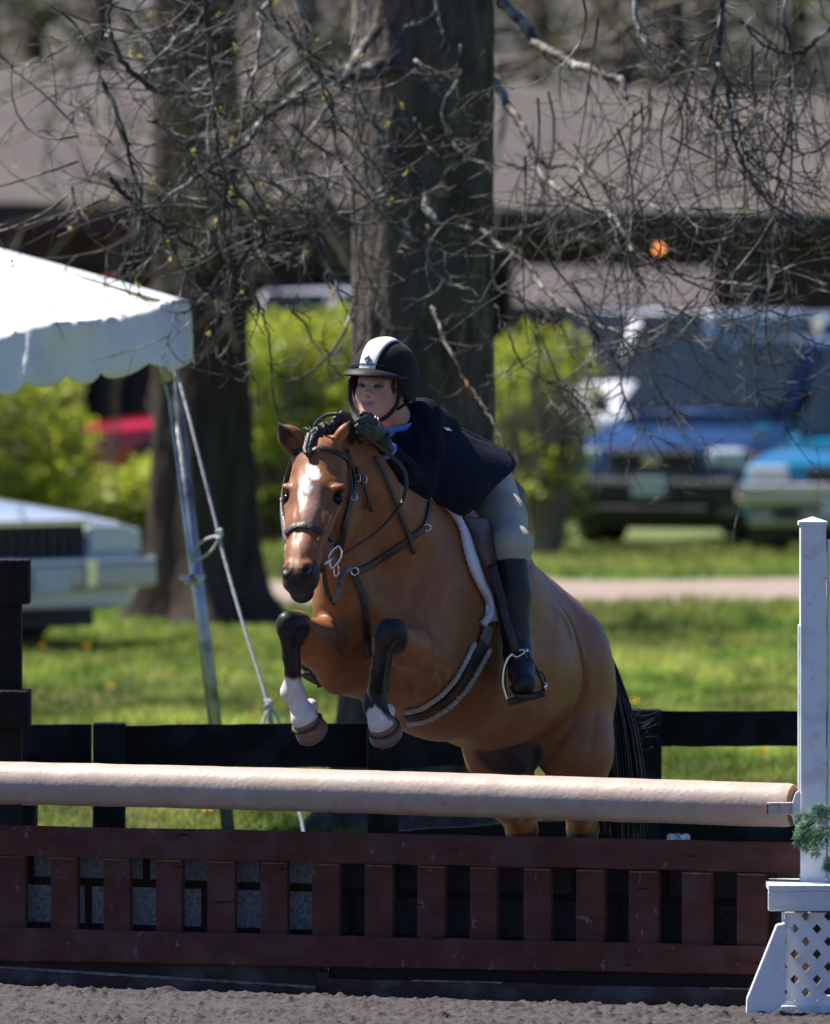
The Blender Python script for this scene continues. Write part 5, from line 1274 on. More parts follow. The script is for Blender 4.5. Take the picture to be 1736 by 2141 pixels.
class Twigs:
    def __init__(s, seed, curl=.26): s.m = MB(); s.r = np.random.default_rng(seed); s.b = []; s.n = 0; s.curl = curl; s.rs = 1.0
    def limb(s, pts, rads, n=7): s.m.tube(pts, rads, n, cap=True); s.n += 1
    def grow(s, p, v, L, r, lvl, sag=.0, up=.0, dens=1.0, yscale=.45):
        k = 8 if lvl > 0 else 6; pts = [np.array(p, float)]; v = np.array(v, float); v /= np.linalg.norm(v)
        cur = s.r.normal(0, s.curl, 3); cur[1] *= yscale
        for i in range(k):
            v = v+cur*.75+s.r.normal(0, .045, 3)*np.array((1, yscale, 1))+np.array((0, 0, -sag+(up*i/k))); v /= np.linalg.norm(v); pts.append(pts[-1]+v*L/k)
        pts = np.array(pts); s.m.tube(pts, np.linspace(r, r*.35, k+1), 5 if r > .004 else 4, cap=False); s.n += 1
        if lvl > 0:
            nc = int(s.r.integers(2, 5)*dens+.5)
            for j in range(nc):
                t = s.r.uniform(.2, 1.0)*k; i = min(int(t), k-1); b = pts[i]+(pts[i+1]-pts[i])*(t-i); d_ = pts[i+1]-pts[i]; d_ /= np.linalg.norm(d_)
                sd_ = s.r.normal(0, 1, 3)*np.array((1, yscale, 1)); sd_ -= d_*(sd_@d_); sd_ /= np.linalg.norm(sd_)+1e-9
                s.grow(b, d_*.7+sd_*s.r.uniform(.5, 1.1), L*s.r.uniform(.35, .65), r*.58, lvl-1, sag, up, dens, yscale)
        elif s.r.random() < .3: s.b.append(pts[-1])
    def path(s, px, d0, d1, r0, r1, side=10, L=.35, lvl=1, sag=.02, up=.03, dens=1.0, sub=5, t0=.05, rt=.0032, wob=.006):
        """limb through photo positions at depth d0..d1, with side twigs"""
        n = len(px); pts = [P(x, y, d0+(d1-d0)*i/(n-1)) for i, (x, y) in enumerate(px)]; S_ = spline(pts, sub)
        S_ = S_+s.r.normal(0, wob*.5, S_.shape); m = len(S_); s.m.tube(S_, np.linspace(r0, r1, m)*s.rs, 7, cap=True); s.n += 1
        for j in range(side):
            t = s.r.uniform(t0, 1)*(m-1); i = min(int(t), m-2); d_ = S_[i+1]-S_[i]; d_ /= np.linalg.norm(d_)
            sd_ = s.r.normal(0, 1, 3)*np.array((1, .4, 1)); sd_ -= d_*(sd_@d_); sd_ /= np.linalg.norm(sd_)+1e-9
            s.grow(S_[i], d_*.55+sd_*s.r.uniform(.6, 1.2), L*s.r.uniform(.4, 1.1), rt*s.r.uniform(.7, 1.3), lvl, sag, up, dens)

# centre tree
TC = G(884, 1752); TC = np.array((P(884, 594, 38.6)[0], 38.6, 0))
ct = thing('oak_tree', TC, 'big bare tree whose thick trunk stands right behind the rider', 'tree')
trunk('trunk', TC, [(-.05, .56, 0), (.03, .47, -.01), (.12, .40, -.01), (.3, .345, -.01), (.6, .315, -.01), (1.1, .288, 0), (2.0, .278, 0), (3.5, .282, 0), (6.5, .25, -.02)], m_bark, ct, furrow=.014)
T = Twigs(11)
# left side limbs of the centre tree
T.path([(790, 60), (745, 120), (720, 165), (675, 165), (600, 215), (540, 260), (515, 300), (450, 345), (375, 395), (310, 445)], 38.2, 36.2, .022, .006, 16, .35, 2)
T.path([(735, 160), (742, 195), (762, 235), (790, 270), (806, 300), (817, 335)], 37.9, 37.6, .017, .006, 7, .25, 1)
T.path([(720, 165), (650, 110), (590, 65), (570, 30), (565, -20)], 38.0, 36.5, .010, .006, 9, .3, 1)
T.path([(800, 140), (745, 158), (722, 168)], 38.35, 38.0, .045, .018, 0)
T.path([(590, -20), (540, 30), (545, 55), (535, 140), (520, 190), (505, 245), (500, 300)], 37, 36.5, .010, .004, 9, .28, 1)
T.path([(430, -20), (432, 30), (440, 125), (450, 235), (455, 300), (470, 380), (468, 470), (480, 560)], 36.3, 36.6, .011, .004, 12, .32, 1)
T.path([(720, 175), (690, 215), (650, 270), (625, 305), (575, 300), (540, 320)], 37.9, 37, .008, .003, 6, .25, 1)
T.path([(320, 250), (350, 272), (380, 300), (420, 345), (480, 380), (520, 430), (545, 480), (560, 530), (520, 540)], 36, 36.5, .010, .004, 10, .3, 1)
T.path([(210, 165), (245, 240), (262, 290), (270, 325), (285, 375), (295, 410), (297, 470)], 36.4, 36.4, .010, .004, 8, .3, 1)
T.path([(610, -20), (640, 60), (650, 140), (690, 200), (700, 300), (735, 380), (742, 470), (750, 560), (745, 640)], 37.4, 37.6, .008, .004, 10, .28, 1)
T.path([(230, 370), (250, 395), (275, 420), (310, 445), (345, 475), (380, 500), (430, 530), (470, 535), (520, 525), (560, 520)], 36.2, 36.4, .011, .005, 12, .25, 1)
T.path([(520, 522), (500, 555), (465, 580), (440, 610), (405, 640), (385, 655)], 36.4, 36.2, .012, .004, 8, .2, 1)
T.path([(520, 522), (540, 510), (590, 480), (610, 500), (620, 480)], 36.4, 36.4, .006, .003, 4, .2, 1)
T.path([(470, 575), (453, 605), (455, 640), (452, 690), (452, 735), (470, 760), (510, 775), (535, 800), (540, 850)], 36.3, 36.5, .0065, .0025, 6, .16, 1)
T.path([(500, 560), (520, 600), (545, 640), (560, 700), (570, 760), (572, 830), (590, 880)], 36.5, 37, .006, .003, 5, .2, 1)
T.path([(600, 640), (640, 680), (665, 730), (690, 760), (720, 790)], 37, 37.2, .005, .0025, 3, .16, 1)
T.path([(735, 640), (722, 690), (690, 740), (655, 775), (600, 798)], 37.6, 37.0, .0075, .003, 5, .18, 1)
T.path([(325, 190), (270, 145), (240, 95), (228, 40), (232, -20)], 36.2, 36.3, .012, .008, 8, .3, 1)
T.path([(445, -20), (420, 40), (380, 70), (340, 110), (290, 160), (262, 190)], 36.4, 36.2, .009, .004, 8, .3, 1)
T.path([(600, 95), (560, 130), (490, 160), (440, 170), (400, 205), (330, 190)], 37, 36.6, .008, .003, 8, .3, 1)
T.path([(630, 560), (600, 530), (575, 480), (590, 430), (600, 410), (560, 380), (520, 370)], 36.9, 36.7, .006, .003, 8, .25, 1)
T.path([(700, 600), (680, 560), (650, 520), (660, 460), (640, 420), (690, 400)], 37.4, 37.0, .006, .003, 8, .25, 1)
# in front of the trunk
T.path([(868, 125), (905, 155), (963, 150), (928, 220), (930, 260), (950, 300), (978, 330), (1010, 340), (1030, 365)], 38.1, 37.8, .008, .0045, 6, .2, 1)
T.path([(905, -20), (918, 30), (928, 75)], 38, 37.9, .010, .005, 2, .2, 1)
T.path([(965, 90), (955, 165), (962, 210), (990, 255)], 37.9, 37.8, .006, .003, 3, .15, 1)
T.path([(868, 250), (885, 280), (900, 310), (922, 330)], 37.9, 37.8, .006, .004, 2, .15, 1)
T.path([(888, 405), (893, 440), (918, 462), (945, 474), (973, 475), (985, 465)], 38.1, 37.9, .016, .009, 3, .2, 1)
T.path([(760, 300), (770, 380), (820, 440), (880, 500), (905, 560), (940, 595), (985, 605), (1008, 630)], 37.9, 37.7, .0065, .003, 8, .2, 1)
T.path([(895, 470), (900, 500), (930, 520), (932, 560), (945, 590)], 37.9, 37.8, .006, .003, 3, .15, 1)
T.path([(905, 640), (912, 665), (926, 700), (944, 736), (969, 790), (1000, 830), (1016, 857), (1040, 900), (1055, 936)], 37.8, 37.3, .0075, .0035, 5, .14, 1)
T.path([(770, 420), (755, 480), (760, 560), (790, 620), (800, 690)], 37.9, 37.8, .006, .003, 6, .2, 1)
# right side limbs
T.rs = .75
T.path([(1035, 170), (1060, 215), (1083, 250), (1105, 290), (1118, 325), (1133, 365), (1165, 395), (1208, 425), (1278, 450), (1305, 490), (1335, 535), (1393, 566), (1455, 578), (1518, 590), (1600, 600)], 38.3, 36.4, .024, .007, 22, .35, 2, .05, .02)
T.path([(1120, 330), (1150, 348), (1188, 345), (1220, 360), (1248, 375), (1300, 395), (1343, 415), (1418, 430), (1475, 438), (1533, 447), (1600, 440), (1648, 425)], 38, 36.4, .012, .003, 12, .3, 1)
T.path([(1127, 345), (1132, 380), (1138, 420), (1140, 460)], 38, 37.9, .012, .005, 3, .2, 1)
T.path([(1048, 5), (1093, 45), (1120, 90), (1168, 115), (1200, 135), (1238, 145), (1270, 160), (1300, 166), (1302, 185), (1308, 206)], 38.4, 37, .03, .016, 12, .35, 1)
T.path([(1328, -20), (1330, 40), (1348, 85), (1370, 120), (1398, 155), (1430, 190), (1463, 210), (1490, 245)], 36.6, 36.3, .016, .009, 12, .4, 2, .06, .02)
T.path([(1510, -20), (1508, 40), (1500, 125), (1494, 190), (1486, 250)], 36, 36, .022, .010, 14, .4, 2, .05, .03)
T.path([(1498, 150), (1518, 175), (1528, 225), (1533, 275), (1545, 320), (1568, 370), (1590, 405), (1618, 430), (1650, 450), (1673, 462)], 36.1, 35.9, .013, .006, 14, .35, 2, .05, .05)
T.path([(1500, 130), (1530, 190), (1542, 245), (1548, 290), (1560, 325), (1583, 355), (1610, 350), (1625, 345)], 35.8, 35.7, .009, .004, 8, .3, 1)
T.path([(1650, -20), (1640, 40), (1660, 110), (1655, 190), (1650, 260), (1630, 350), (1620, 420)], 36, 36, .010, .004, 14, .4, 2, .06, .05)
T.path([(1760, 40), (1700, 90), (1670, 110), (1620, 105), (1580, 80), (1550, 40)], 36, 36, .012, .005, 10, .4, 1)
T.path([(1780, 250), (1730, 300), (1680, 320), (1640, 300), (1600, 250), (1570, 230)], 36, 36, .010, .004, 10, .4, 2)
T.path([(973, 475), (1013, 485), (1040, 510), (1068, 530), (1095, 545), (1113, 565), (1128, 590), (1148, 615), (1185, 645), (1218, 665), (1250, 680), (1283, 690), (1330, 690), (1400, 700), (1500, 720)], 37.9, 36.6, .016, .004, 16, .35, 2, .05, .02)
T.path([(1225, 672), (1260, 720), (1290, 760), (1305, 830), (1330, 880), (1370, 930), (1410, 990)], 37, 36.8, .009, .003, 12, .3, 2, .07, .02)
T.path([(1290, 690), (1330, 740), (1370, 800), (1400, 850), (1440, 870)], 36.8, 36.7, .007, .003, 9, .28, 2, .07, .02)
T.path([(1278, 452), (1290, 500), (1320, 560), (1350, 600), (1390, 640), (1440, 660), (1520, 760), (1600, 830), (1680, 870)], 37, 36.5, .009, .003, 16, .35, 2, .06, .03)
T.path([(1393, 552), (1440, 590), (1500, 610), (1560, 630), (1610, 655), (1680, 660), (1760, 650)], 36.6, 36.4, .007, .003, 12, .35, 2, .05, .03)
T.path([(1030, 530), (1040, 600), (1090, 630), (1110, 680), (1130, 740), (1120, 800), (1150, 850)], 37.5, 37.2, .006, .003, 10, .3, 1, .06, .02)
T.path([(1035, 640), (1060, 690), (1090, 760), (1130, 790), (1200, 830), (1210, 900)], 37.4, 37.2, .006, .003, 8, .25, 1, .06, .02)
T.path([(1248, 375), (1300, 400), (1380, 440), (1450, 500), (1530, 545), (1620, 560), (1750, 600)], 37, 36.3, .008, .003, 12, .35, 2, .05, .03)
T.path([(1380, 60), (1440, 120), (1500, 200), (1560, 290), (1640, 400), (1720, 470)], 36.4, 36.2, .006, .003, 12, .4, 2, .05, .05)
# hanging sprays at the right
for k in range(56):
    x = T.r.uniform(1080, 1760); y = T.r.uniform(-30, 330) if k < 40 else T.r.uniform(330, 640); d = T.r.uniform(35.6, 37.6)
    T.grow(P(x, y, d), (T.r.normal(.25, .5), T.r.normal(0, .2), -1), T.r.uniform(.35, .8), .005, 2, .05, .07, .8)
for k in range(84):
    x = T.r.uniform(130, 760); y = T.r.uniform(-30, 480); d = T.r.uniform(35.9, 37.4)
    T.grow(P(x, y, d), (T.r.normal(0, .8), T.r.normal(0, .2), T.r.normal(-.5, .5)), T.r.uniform(.3, .6), .0052, 2, .02, .02, .8)

# crown above the frame
T3 = Twigs(77, .07)
for k in range(26):
    a = T3.r.uniform(-2.2, 1.4); z0 = T3.r.uniform(4.6, 6.4); v = np.array((math.cos(a), math.sin(a), T3.r.uniform(.25, .8)))
    T3.grow(TC+np.array((0, 0, z0)), v, T3.r.uniform(2.0, 3.4), .04, 3, .0, .0, 1.0, 1.0)
T3.m.build('crown', m_twig2, ct, True)
# yellow buds
bm_ = MB()
for p in [b for b in T.b if b[0] < .0][:900]:
    if T.r.random() > .14: continue
    for k in range(4):
        v = T.r.normal(0, 1, 3); v /= np.linalg.norm(v); w = np.cross(v, (0, .3, 1)); w /= np.linalg.norm(w); q = p+v*.010
        bm_.add([p, q+w*.007, q+v*.014, q-w*.007], [(0, 1, 2, 3)])
nf0 = len(T.m.F); T.m.add(bm_.V, bm_.F); bo_ = T.m.build('branches', m_twig, ct, True); bo_.data.materials.append(M('yellow_buds', (.50, .42, .13), (.38, .31, .09), 40, .7, trans=.3))
mi = np.zeros(len(bo_.data.polygons), np.int32); mi[nf0:] = 1; bo_.data.polygons.foreach_set('material_index', mi)
lf = thing('dead_leaf', P(975, 800, 37.5), 'dry orange leaf caught on a thin twig to the right of the black helmet', 'leaf')
V = [P(x, y, 37.5+dd) for x, y, dd in ((964, 800, 0), (972, 792, .02), (980, 798, 0), (984, 812, .01), (990, 826, 0), (982, 836, -.02), (976, 820, 0), (970, 812, .02))]
lo_ = mk('blade', V, [tuple(range(8))], M('dead_leaf', (.36, .17, .08), (.25, .11, .05), 40, .7, trans=.3), lf); lo_.modifiers.new('t', 'SOLIDIFY').thickness = .002

# left tree
TL = np.array((P(424, 594, 62.6)[0], 62.6, 0))
lt_ = thing('oak_tree', TL, 'dark bare tree with a flared base behind the aluminium tent pole', 'tree')
trunk('trunk', TL, [(-.05, .62, 0), (.05, .50, 0), (.2, .41, 0), (.45, .35, 0), (.9, .32, 0), (1.6, .30, -.01), (2.6, .28, -.03), (4, .26, -.05), (9, .2, -.1)], m_bark2, lt_, 64, 100, .02)
T2 = Twigs(5, .14)
for (a, b, c) in (((440, 560), (400, 430), (330, 340)), ((430, 400), (500, 260), (560, 120)), ((430, 520), (350, 420), (200, 360)), ((420, 300), (330, 180), (250, 20)), ((440, 300), (560, 220), (660, 60)), ((430, 480), (540, 430), (660, 400))):
    T2.path([a, b, c], 62.4, 60, .045, .015, 8, 1.2, 1, .03, .03, 1, 5, rt=.013)
for k in range(12):
    a = T2.r.uniform(0, 6.28); z0 = T2.r.uniform(2.8, 7.5); T2.grow(TL+np.array((0, 0, z0)), (math.cos(a), math.sin(a), T2.r.uniform(-.2, .5)), T2.r.uniform(2, 4), .045, 3, .02, 0, 1.0, 1.0)
T2.m.build('branches', m_twig2, lt_, True)

# ------------------------------------------------------------------ shrubs
def leafcloud(N, c, rad, size, seed, thr=.0, sc=3.2):
    r_ = np.random.default_rng(seed); p = r_.uniform(-1.1, 1.1, (N*4, 3)); rr = (np.abs(p)**2.6).sum(1)+.45*vnoise(p*2.3+seed, seed); p = p[rr < .95]
    p = p*rad+c; n_ = fbm(p*sc, 3, seed); p = p[(n_ > thr) & (p[:, 2] > .05)][:N]; N = len(p)
    a = r_.normal(0, 1, (N, 3)); a /= np.linalg.norm(a, axis=1)[:, None]; b = np.cross(a, r_.normal(0, 1, (N, 3))); b /= np.linalg.norm(b, axis=1)[:, None]; s_ = size*r_.uniform(.6, 1.3, (N, 1))
    V = np.stack([p, p+a*s_*.5+b*s_*.3, p+a*s_, p+a*s_*.5-b*s_*.3], 1).reshape(-1, 3); return V, np.arange(N*4).reshape(-1, 4), p
m_leaf = M('shrub_leaf', (1, 1, 1), attr='Col', rough=.5, trans=.45, spec=.3)
m_stemb = M('shrub_stem', (.13, .10, .075), (.20, .165, .13), 12, .8)
def shrub(x, d, w, h, lab, seed, N=5200, lowbare=.35, bright=1.0):
    c0 = np.array((P(x, 594, d)[0], d, 0)); t = thing('leafy_shrub', c0, lab, 'shrub', 'leafy shrubs in front of the parked vehicles'); r_ = np.random.default_rng(seed)
    V, Q, p = leafcloud(N, c0+(0, 0, h*.56), np.array((w, w*.8, h*.52)), .085, seed, -.15 if x < 400 else 0.0); p = p
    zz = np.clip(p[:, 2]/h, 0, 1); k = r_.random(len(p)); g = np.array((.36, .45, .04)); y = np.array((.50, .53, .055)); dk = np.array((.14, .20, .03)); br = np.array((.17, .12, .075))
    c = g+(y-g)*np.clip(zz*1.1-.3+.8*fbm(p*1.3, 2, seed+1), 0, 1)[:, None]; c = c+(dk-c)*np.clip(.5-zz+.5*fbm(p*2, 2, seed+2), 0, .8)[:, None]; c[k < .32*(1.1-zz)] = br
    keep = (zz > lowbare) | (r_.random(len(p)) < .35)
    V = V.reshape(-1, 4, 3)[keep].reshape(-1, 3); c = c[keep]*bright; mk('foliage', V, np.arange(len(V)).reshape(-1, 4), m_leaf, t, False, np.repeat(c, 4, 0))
    mb_ = MB()
    for i in range(120):
        a = r_.uniform(0, 6.28); b = c0+np.array((math.cos(a), math.sin(a), 0))*.18*w*r_.random()**.5; e = c0+np.array((math.cos(a)*w*r_.uniform(.2, 1.0), math.sin(a)*w*r_.uniform(.2, .8), h*r_.uniform(.55, 1.0)))
        mb_.tube([b, b*.55+e*.45+np.array((0, 0, .12*h)), e], [.016, .011, .004], 4, cap=False)
    mb_.build('stem', m_stemb, t, True); return t
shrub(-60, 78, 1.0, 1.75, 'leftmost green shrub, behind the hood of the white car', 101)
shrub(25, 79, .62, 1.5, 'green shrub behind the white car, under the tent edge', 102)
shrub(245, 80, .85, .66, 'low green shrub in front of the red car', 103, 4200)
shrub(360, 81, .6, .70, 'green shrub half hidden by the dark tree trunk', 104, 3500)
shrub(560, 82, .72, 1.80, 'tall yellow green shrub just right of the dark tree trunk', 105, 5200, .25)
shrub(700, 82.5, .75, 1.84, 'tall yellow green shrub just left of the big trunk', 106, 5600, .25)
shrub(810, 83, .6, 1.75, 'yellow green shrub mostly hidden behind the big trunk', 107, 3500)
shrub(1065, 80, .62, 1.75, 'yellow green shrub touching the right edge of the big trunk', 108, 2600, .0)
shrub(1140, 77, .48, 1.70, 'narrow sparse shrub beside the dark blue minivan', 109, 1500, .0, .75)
# far bare trees behind the barn
for i, (x, d, h_) in enumerate(((60, 140, 11), (330, 150, 12), (640, 138, 11), (1120, 146, 12), (1290, 136, 10), (1480, 150, 12), (1660, 140, 11), (200, 132, 10), (1400, 132, 11))):
    c0 = np.array((P(x, 594, d)[0], d, 0)); lab = ['bare tree far behind the barn roof, at the left edge', 'bare tree beyond the barn, behind the dark left trunk', 'bare tree beyond the barn, left of the big trunk', 'bare tree beyond the barn, just right of the big trunk', 'bare tree beyond the barn above the broken limb', 'bare tree beyond the barn above the minivan', 'bare tree far behind the barn roof, at the right edge', 'bare tree beyond the barn over the tent', 'thin bare tree beyond the barn roof, right of centre'][i]
    t = thing('bare_tree', c0, lab, 'tree', 'bare trees beyond the barn'); Tx = Twigs(200+i)
    V, Fc = tube([c0, c0+(.1, 0, h_*.4), c0+(0, 0, h_*.8)], [.28, .2, .1], 10); mk('trunk', V, Fc, m_bark2, t)
    for k in range(13):
        a = Tx.r.uniform(0, 6.28); Tx.grow(c0+(0, 0, Tx.r.uniform(3.0, h_*.8)), (math.cos(a), math.sin(a), Tx.r.uniform(0, .9)), Tx.r.uniform(2, 4.5), .08, 2, 0, 0, 1.1, 1.0)
    Tx.m.build('crown', m_twig2, t, True)
    if i % 2 == 0:
        V, Q, p = leafcloud(350, c0+(0, 0, h_*.55), np.array((2.6, 2.6, h_*.35)), .22, 300+i); mk('young_leaves', V, Q, M('young_leaf', (.13, .12, .06), rough=.7, trans=.4) if i == 0 else bpy.data.materials['young_leaf'], t, False)
# ================================================================== TENT
m_vinyl = M('white_tent_vinyl', (.80, .80, .80), (.74, .75, .78), 4, .45, .45, 10, spec=.4, bdist=.02)
te = thing('canopy_tent', P(345, 1740, 37.6), 'white vinyl canopy tent corner with scalloped edge on an aluminium pole', 'tent')
A0 = P(340, 632, 37.4); ex_ = np.array((-1, 0, 0.0)); nU = 150; Ltent = 3.0
def tn(u, v):     # u metres along the eave to the left, v: 0 eave .. 1 peak, negative = valance in metres
    eave = A0+np.array((-u, 0, -.15*min(u/.65, 1.6)-.02*math.sin(u*9)))
    if v <= 0: return eave+np.array((.012*math.sin(u*23), -.012+.035*math.sin(u*17+2)*min(1, -v*5)+.02*math.sin(u*41)*min(1, -v*5), v))
    peak = A0+np.array((-1.5, 1.5, .44)); hip = A0+(peak-A0)*v
    t = max(0, min(1, u/Ltent)); far = A0+np.array((-Ltent, 0, -.20)); row0 = eave; row1 = hip; row2 = far+(peak-far)*v
    q = A0*(1-v)+peak*v; w = (1-v); p = peak+(eave-peak)*w
    p = p+np.array((0, -.02*(1-v)**8, -.03*(1-v)**10+.014*math.sin(u*13+v*6)*v*(1-v)*3+.012*fbm(np.array([[u*9, v*5, 0]]), 3, 5)[0]))
    return p
V = []; vs = list(np.linspace(0, 1, 26)); us = np.linspace(0, Ltent, nU)
vv = [-.0]+vs[1:]
for u in us:
    for v in vs: V.append(tn(u, v))
nv = len(vs); canopy = mk('canopy', V, [(i*nv+j, i*nv+j+1, (i+1)*nv+j+1, (i+1)*nv+j) for i in range(nU-1) for j in range(nv-1)], m_vinyl, te)
canopy.modifiers.new('t', 'SOLIDIFY').thickness = .004
# right hand roof face
V = []; peak = A0+np.array((-1.5, 1.5, .44))
for i in range(40):
    u = i/39*3.0; e_ = A0+np.array((.02, u, -.06*math.sin(u*1.04)))
    for v in vs: V.append(e_+(peak-e_)*v+np.array((0, 0, .004*math.sin(u*13+v*6)*v)))
o = mk('canopy_side', V, [(i*nv+j, i*nv+j+1, (i+1)*nv+j+1, (i+1)*nv+j) for i in range(39) for j in range(nv-1)], m_vinyl, te); o.modifiers.new('t', 'SOLIDIFY').thickness = .004
# valance with scallops, going round the corner
V = []; nvv = 9; Nq = 300; Fc = []
for i in range(Nq):
    s_ = -.5+i/(Nq-1)*3.4
    if s_ > 0: base = tn(s_, 0)+np.array((0, -.004, .01))
    else: base = A0+np.array((.012+.03*math.sin(-s_*9)+.05*min(1, -s_*8), -s_*1.0, .01))
    L_ = .205+.036*abs(math.sin((s_+.03)*math.pi/.135))**.7-.012+.02*math.sin(s_*3.1)
    if s_ < .05: L_ += .03*(1-abs(s_-.0)/.5)
    for j in range(nvv):
        v = j/(nvv-1)*L_; fl = .05*(j/(nvv-1))
        V.append(base+np.array((0, -.018*fbm(np.array([[s_*12, v*6, 2.]]), 3, 6)[0], 0))+np.array(((.10*math.exp(-abs(s_)*9))*(j/(nvv-1))+.006*math.sin(s_*37+j*.5), -fl*(.5+.5*math.sin(s_*11+1))-.012*math.sin(s_*29)*(j/(nvv-1)), -v)))
Fc = [(i*nvv+j, i*nvv+j+1, (i+1)*nvv+j+1, (i+1)*nvv+j) for i in range(Nq-1) for j in range(nvv-1)]
va = mk('valance', V, Fc, m_vinyl, te); va.modifiers.new('t', 'SOLIDIFY').thickness = .003
m_alu = M('dull_aluminium', (.42, .43, .45), (.30, .31, .33), 14, .38, .1, 60, metal=.85, c3=(.12, .12, .13), s3=9)
ptop, pbot = P(347, 690, 37.55), P(486, 1790, 37.2); pbot[2] = 0
V, Fc = tube([ptop, pbot], .0255, 20); pole = mk('pole', V, Fc, m_alu, te)
pv = (pbot-ptop); pv /= np.linalg.norm(pv)
V, Fc = tube([ptop, P(349, 760, 37.53), P(354, 800, 37.51)], [.031, .031, .030], 20); mk('sleeve', V, Fc, m_alu, te)
V, Fc = tube([P(330, 740, 37.6), P(352, 830, 37.58)], .007, 8); mk('brace', V, Fc, m_alu, te)
q = P(403, 1212, 37.33); V, Fc = tube([q-pv*.014, q+pv*.014], [.034, .034], 20); cl_ = mk('clamp', V, Fc, m_alu, te)
MB().prism([q+np.array((x, -.03, z_)) for x, z_ in ((-.052, .012), (-.045, .022), (.045, .022), (.052, .012), (.028, -.018), (-.028, -.018))], (0, .05, 0)).build('clamp_wing', M('galvanised', (.5, .5, .52), (.4, .4, .42), 30, .5, metal=.6), cl_, bev=.003)
for sx_ in (-1, 1):
    V, Fc = tube([q+np.array((sx_*.041, -.030, .004)), q+np.array((sx_*.041, -.040, .004))], .007, 8); mk('bolt', V, Fc, m_steel, cl_)
MB().box(P(381, 680, 37.65), (.05, .05, .06)).build('corner_bracket', m_white, te, bev=.004)
m_rope = M('pale_rope', (.55, .57, .60), (.36, .38, .42), 120, .8, .6, 300)
ro = thing('guy_rope', P(640, 1745, 36.4), 'pale guy rope running from the tent corner past the pole to the ground', 'rope')
def rope(nm, pts, r, per=8, tw=True):
    S_ = spline(pts, per); V, Fc = tube(S_, r*(1+.12*np.sin(np.arange(len(S_))*2.2)), 7); return mk(nm, V, Fc, m_rope, ro)
gp_ = G(648, 1790); gp_ = P(650, 1830, 36.3); gp_[2] = .0
rope('line', [P(368, 772, 37.35), P(395, 870, 37.2), P(423, 980, 37.1), P(456, 1110, 37.0), P(470, 1170, 36.95), P(510, 1310, 36.8), P(545, 1420, 36.7), P(560, 1475, 36.65), P(590, 1590, 36.55), P(627, 1700, 36.45), gp_], .0062, 14)
rope('loop', [P(459, 1120, 36.98), P(435, 1126, 37.1), P(412, 1142, 37.26), P(402, 1160, 37.29), P(400, 1172, 37.32)], .006)
rope('loop', [P(460, 1124, 36.98), P(444, 1150, 37.1), P(420, 1168, 37.24), P(402, 1174, 37.29)], .006)
rope('knot', [P(454, 1112, 36.97), P(462, 1108, 36.95), P(463, 1122, 36.95), P(454, 1124, 36.98), P(458, 1114, 36.98)], .0072)
rope('knot', [P(554, 1466, 36.64), P(566, 1466, 36.62), P(567, 1478, 36.62), P(556, 1482, 36.64), P(560, 1472, 36.62), P(568, 1486, 36.62)], .007)
rope('tail', [P(562, 1480, 36.64), P(553, 1500, 36.62), P(549, 1530, 36.6), P(547, 1570, 36.6)], .0055)
rope('tail', [P(564, 1480, 36.64), P(576, 1492, 36.62), P(586, 1515, 36.6), P(592, 1560, 36.58)], .0055)
rope('tail', [P(562, 1484, 36.62), P(564, 1510, 36.62), P(569, 1540, 36.6)], .005)

# ================================================================== BARN
m_roof = M('mauve_shingle_roof', (.112, .086, .076), (.065, .052, .045), 1.3, .85, .5, 6, stretch=(1, 3, 3), c3=(.13, .115, .07), s3=.9)
m_bwall = M('dark_red_boards', (.045, .012, .010), (.02, .010, .010), 1.5, .85, c3=(.06, .05, .03), s3=.8)
m_btrim = M('barn_red_trim', (.045, .013, .012), (.02, .010, .009), .8, .9)
ba = thing('barn', P(900, 1000, 105), 'long low barn with mauve shingle roof and dark red walls behind the trees', 'barn')
def bx3(y_px, x, d): return P(x, y_px, d)
dl_, dr_ = 86.2, 126.4; xl, xr = -1400, 3100
def bd(x): return dl_+(dr_-dl_)*(x-xl)/(xr-xl)
ez = 3.02; rz = 4.66
BA, BB = P(-300, 594, 96.0)[:2], P(2050, 594, 117.0)[:2]; BU = (BB-BA)/np.linalg.norm(BB-BA); BN = np.array((-BU[1], BU[0]))
def bp3(x, z, back):      # point of the straight barn front seen in photo column x
    k = (x-868)/F0; s_ = (k*BA[1]-BA[0])/(BU[0]-k*BU[1]); q = BA+BU*s_+BN*back; return np.array((q[0], q[1], z))
V = []; nn = 110
for i in range(nn+1):
    x = xl+(xr-xl)*i/nn; V += [bp3(x, ez, 0), bp3(x, rz, 6.5), bp3(x, ez, 13)]
V = np.array(V); 
mk('roof', V, [(3*i+j, 3*i+3+j, 3*i+4+j, 3*i+1+j) for i in range(nn) for j in range(2)], m_roof, ba, False).modifiers.new('t', 'SOLIDIFY').thickness = .12
MB().prism([bp3(xl, 0, .7), bp3(xr, 0, .7), bp3(xr, ez-.05, .7), bp3(xl, ez-.05, .7)], (0, .1, 0)).build('wall', m_bwall, ba)
MB().prism([bp3(xl, ez-.28, -.06), bp3(xr, ez-.28, -.06), bp3(xr, ez-.02, -.06), bp3(xl, ez-.02, -.06)], (0, .05, 0)).build('fascia', m_btrim, ba)
for i, x in enumerate((-120, 90, 300, 560, 780, 980, 1160, 1420, 1640)):
    MB().prism([bp3(x, .0, .62), bp3(x+90, .0, .62), bp3(x+90, 2.35, .62), bp3(x, 2.35, .62)], (0, .05, 0)).build('doorway', M('dark_opening', (.004, .004, .005), rough=.9) if i == 0 else bpy.data.materials['dark_opening'], ba)
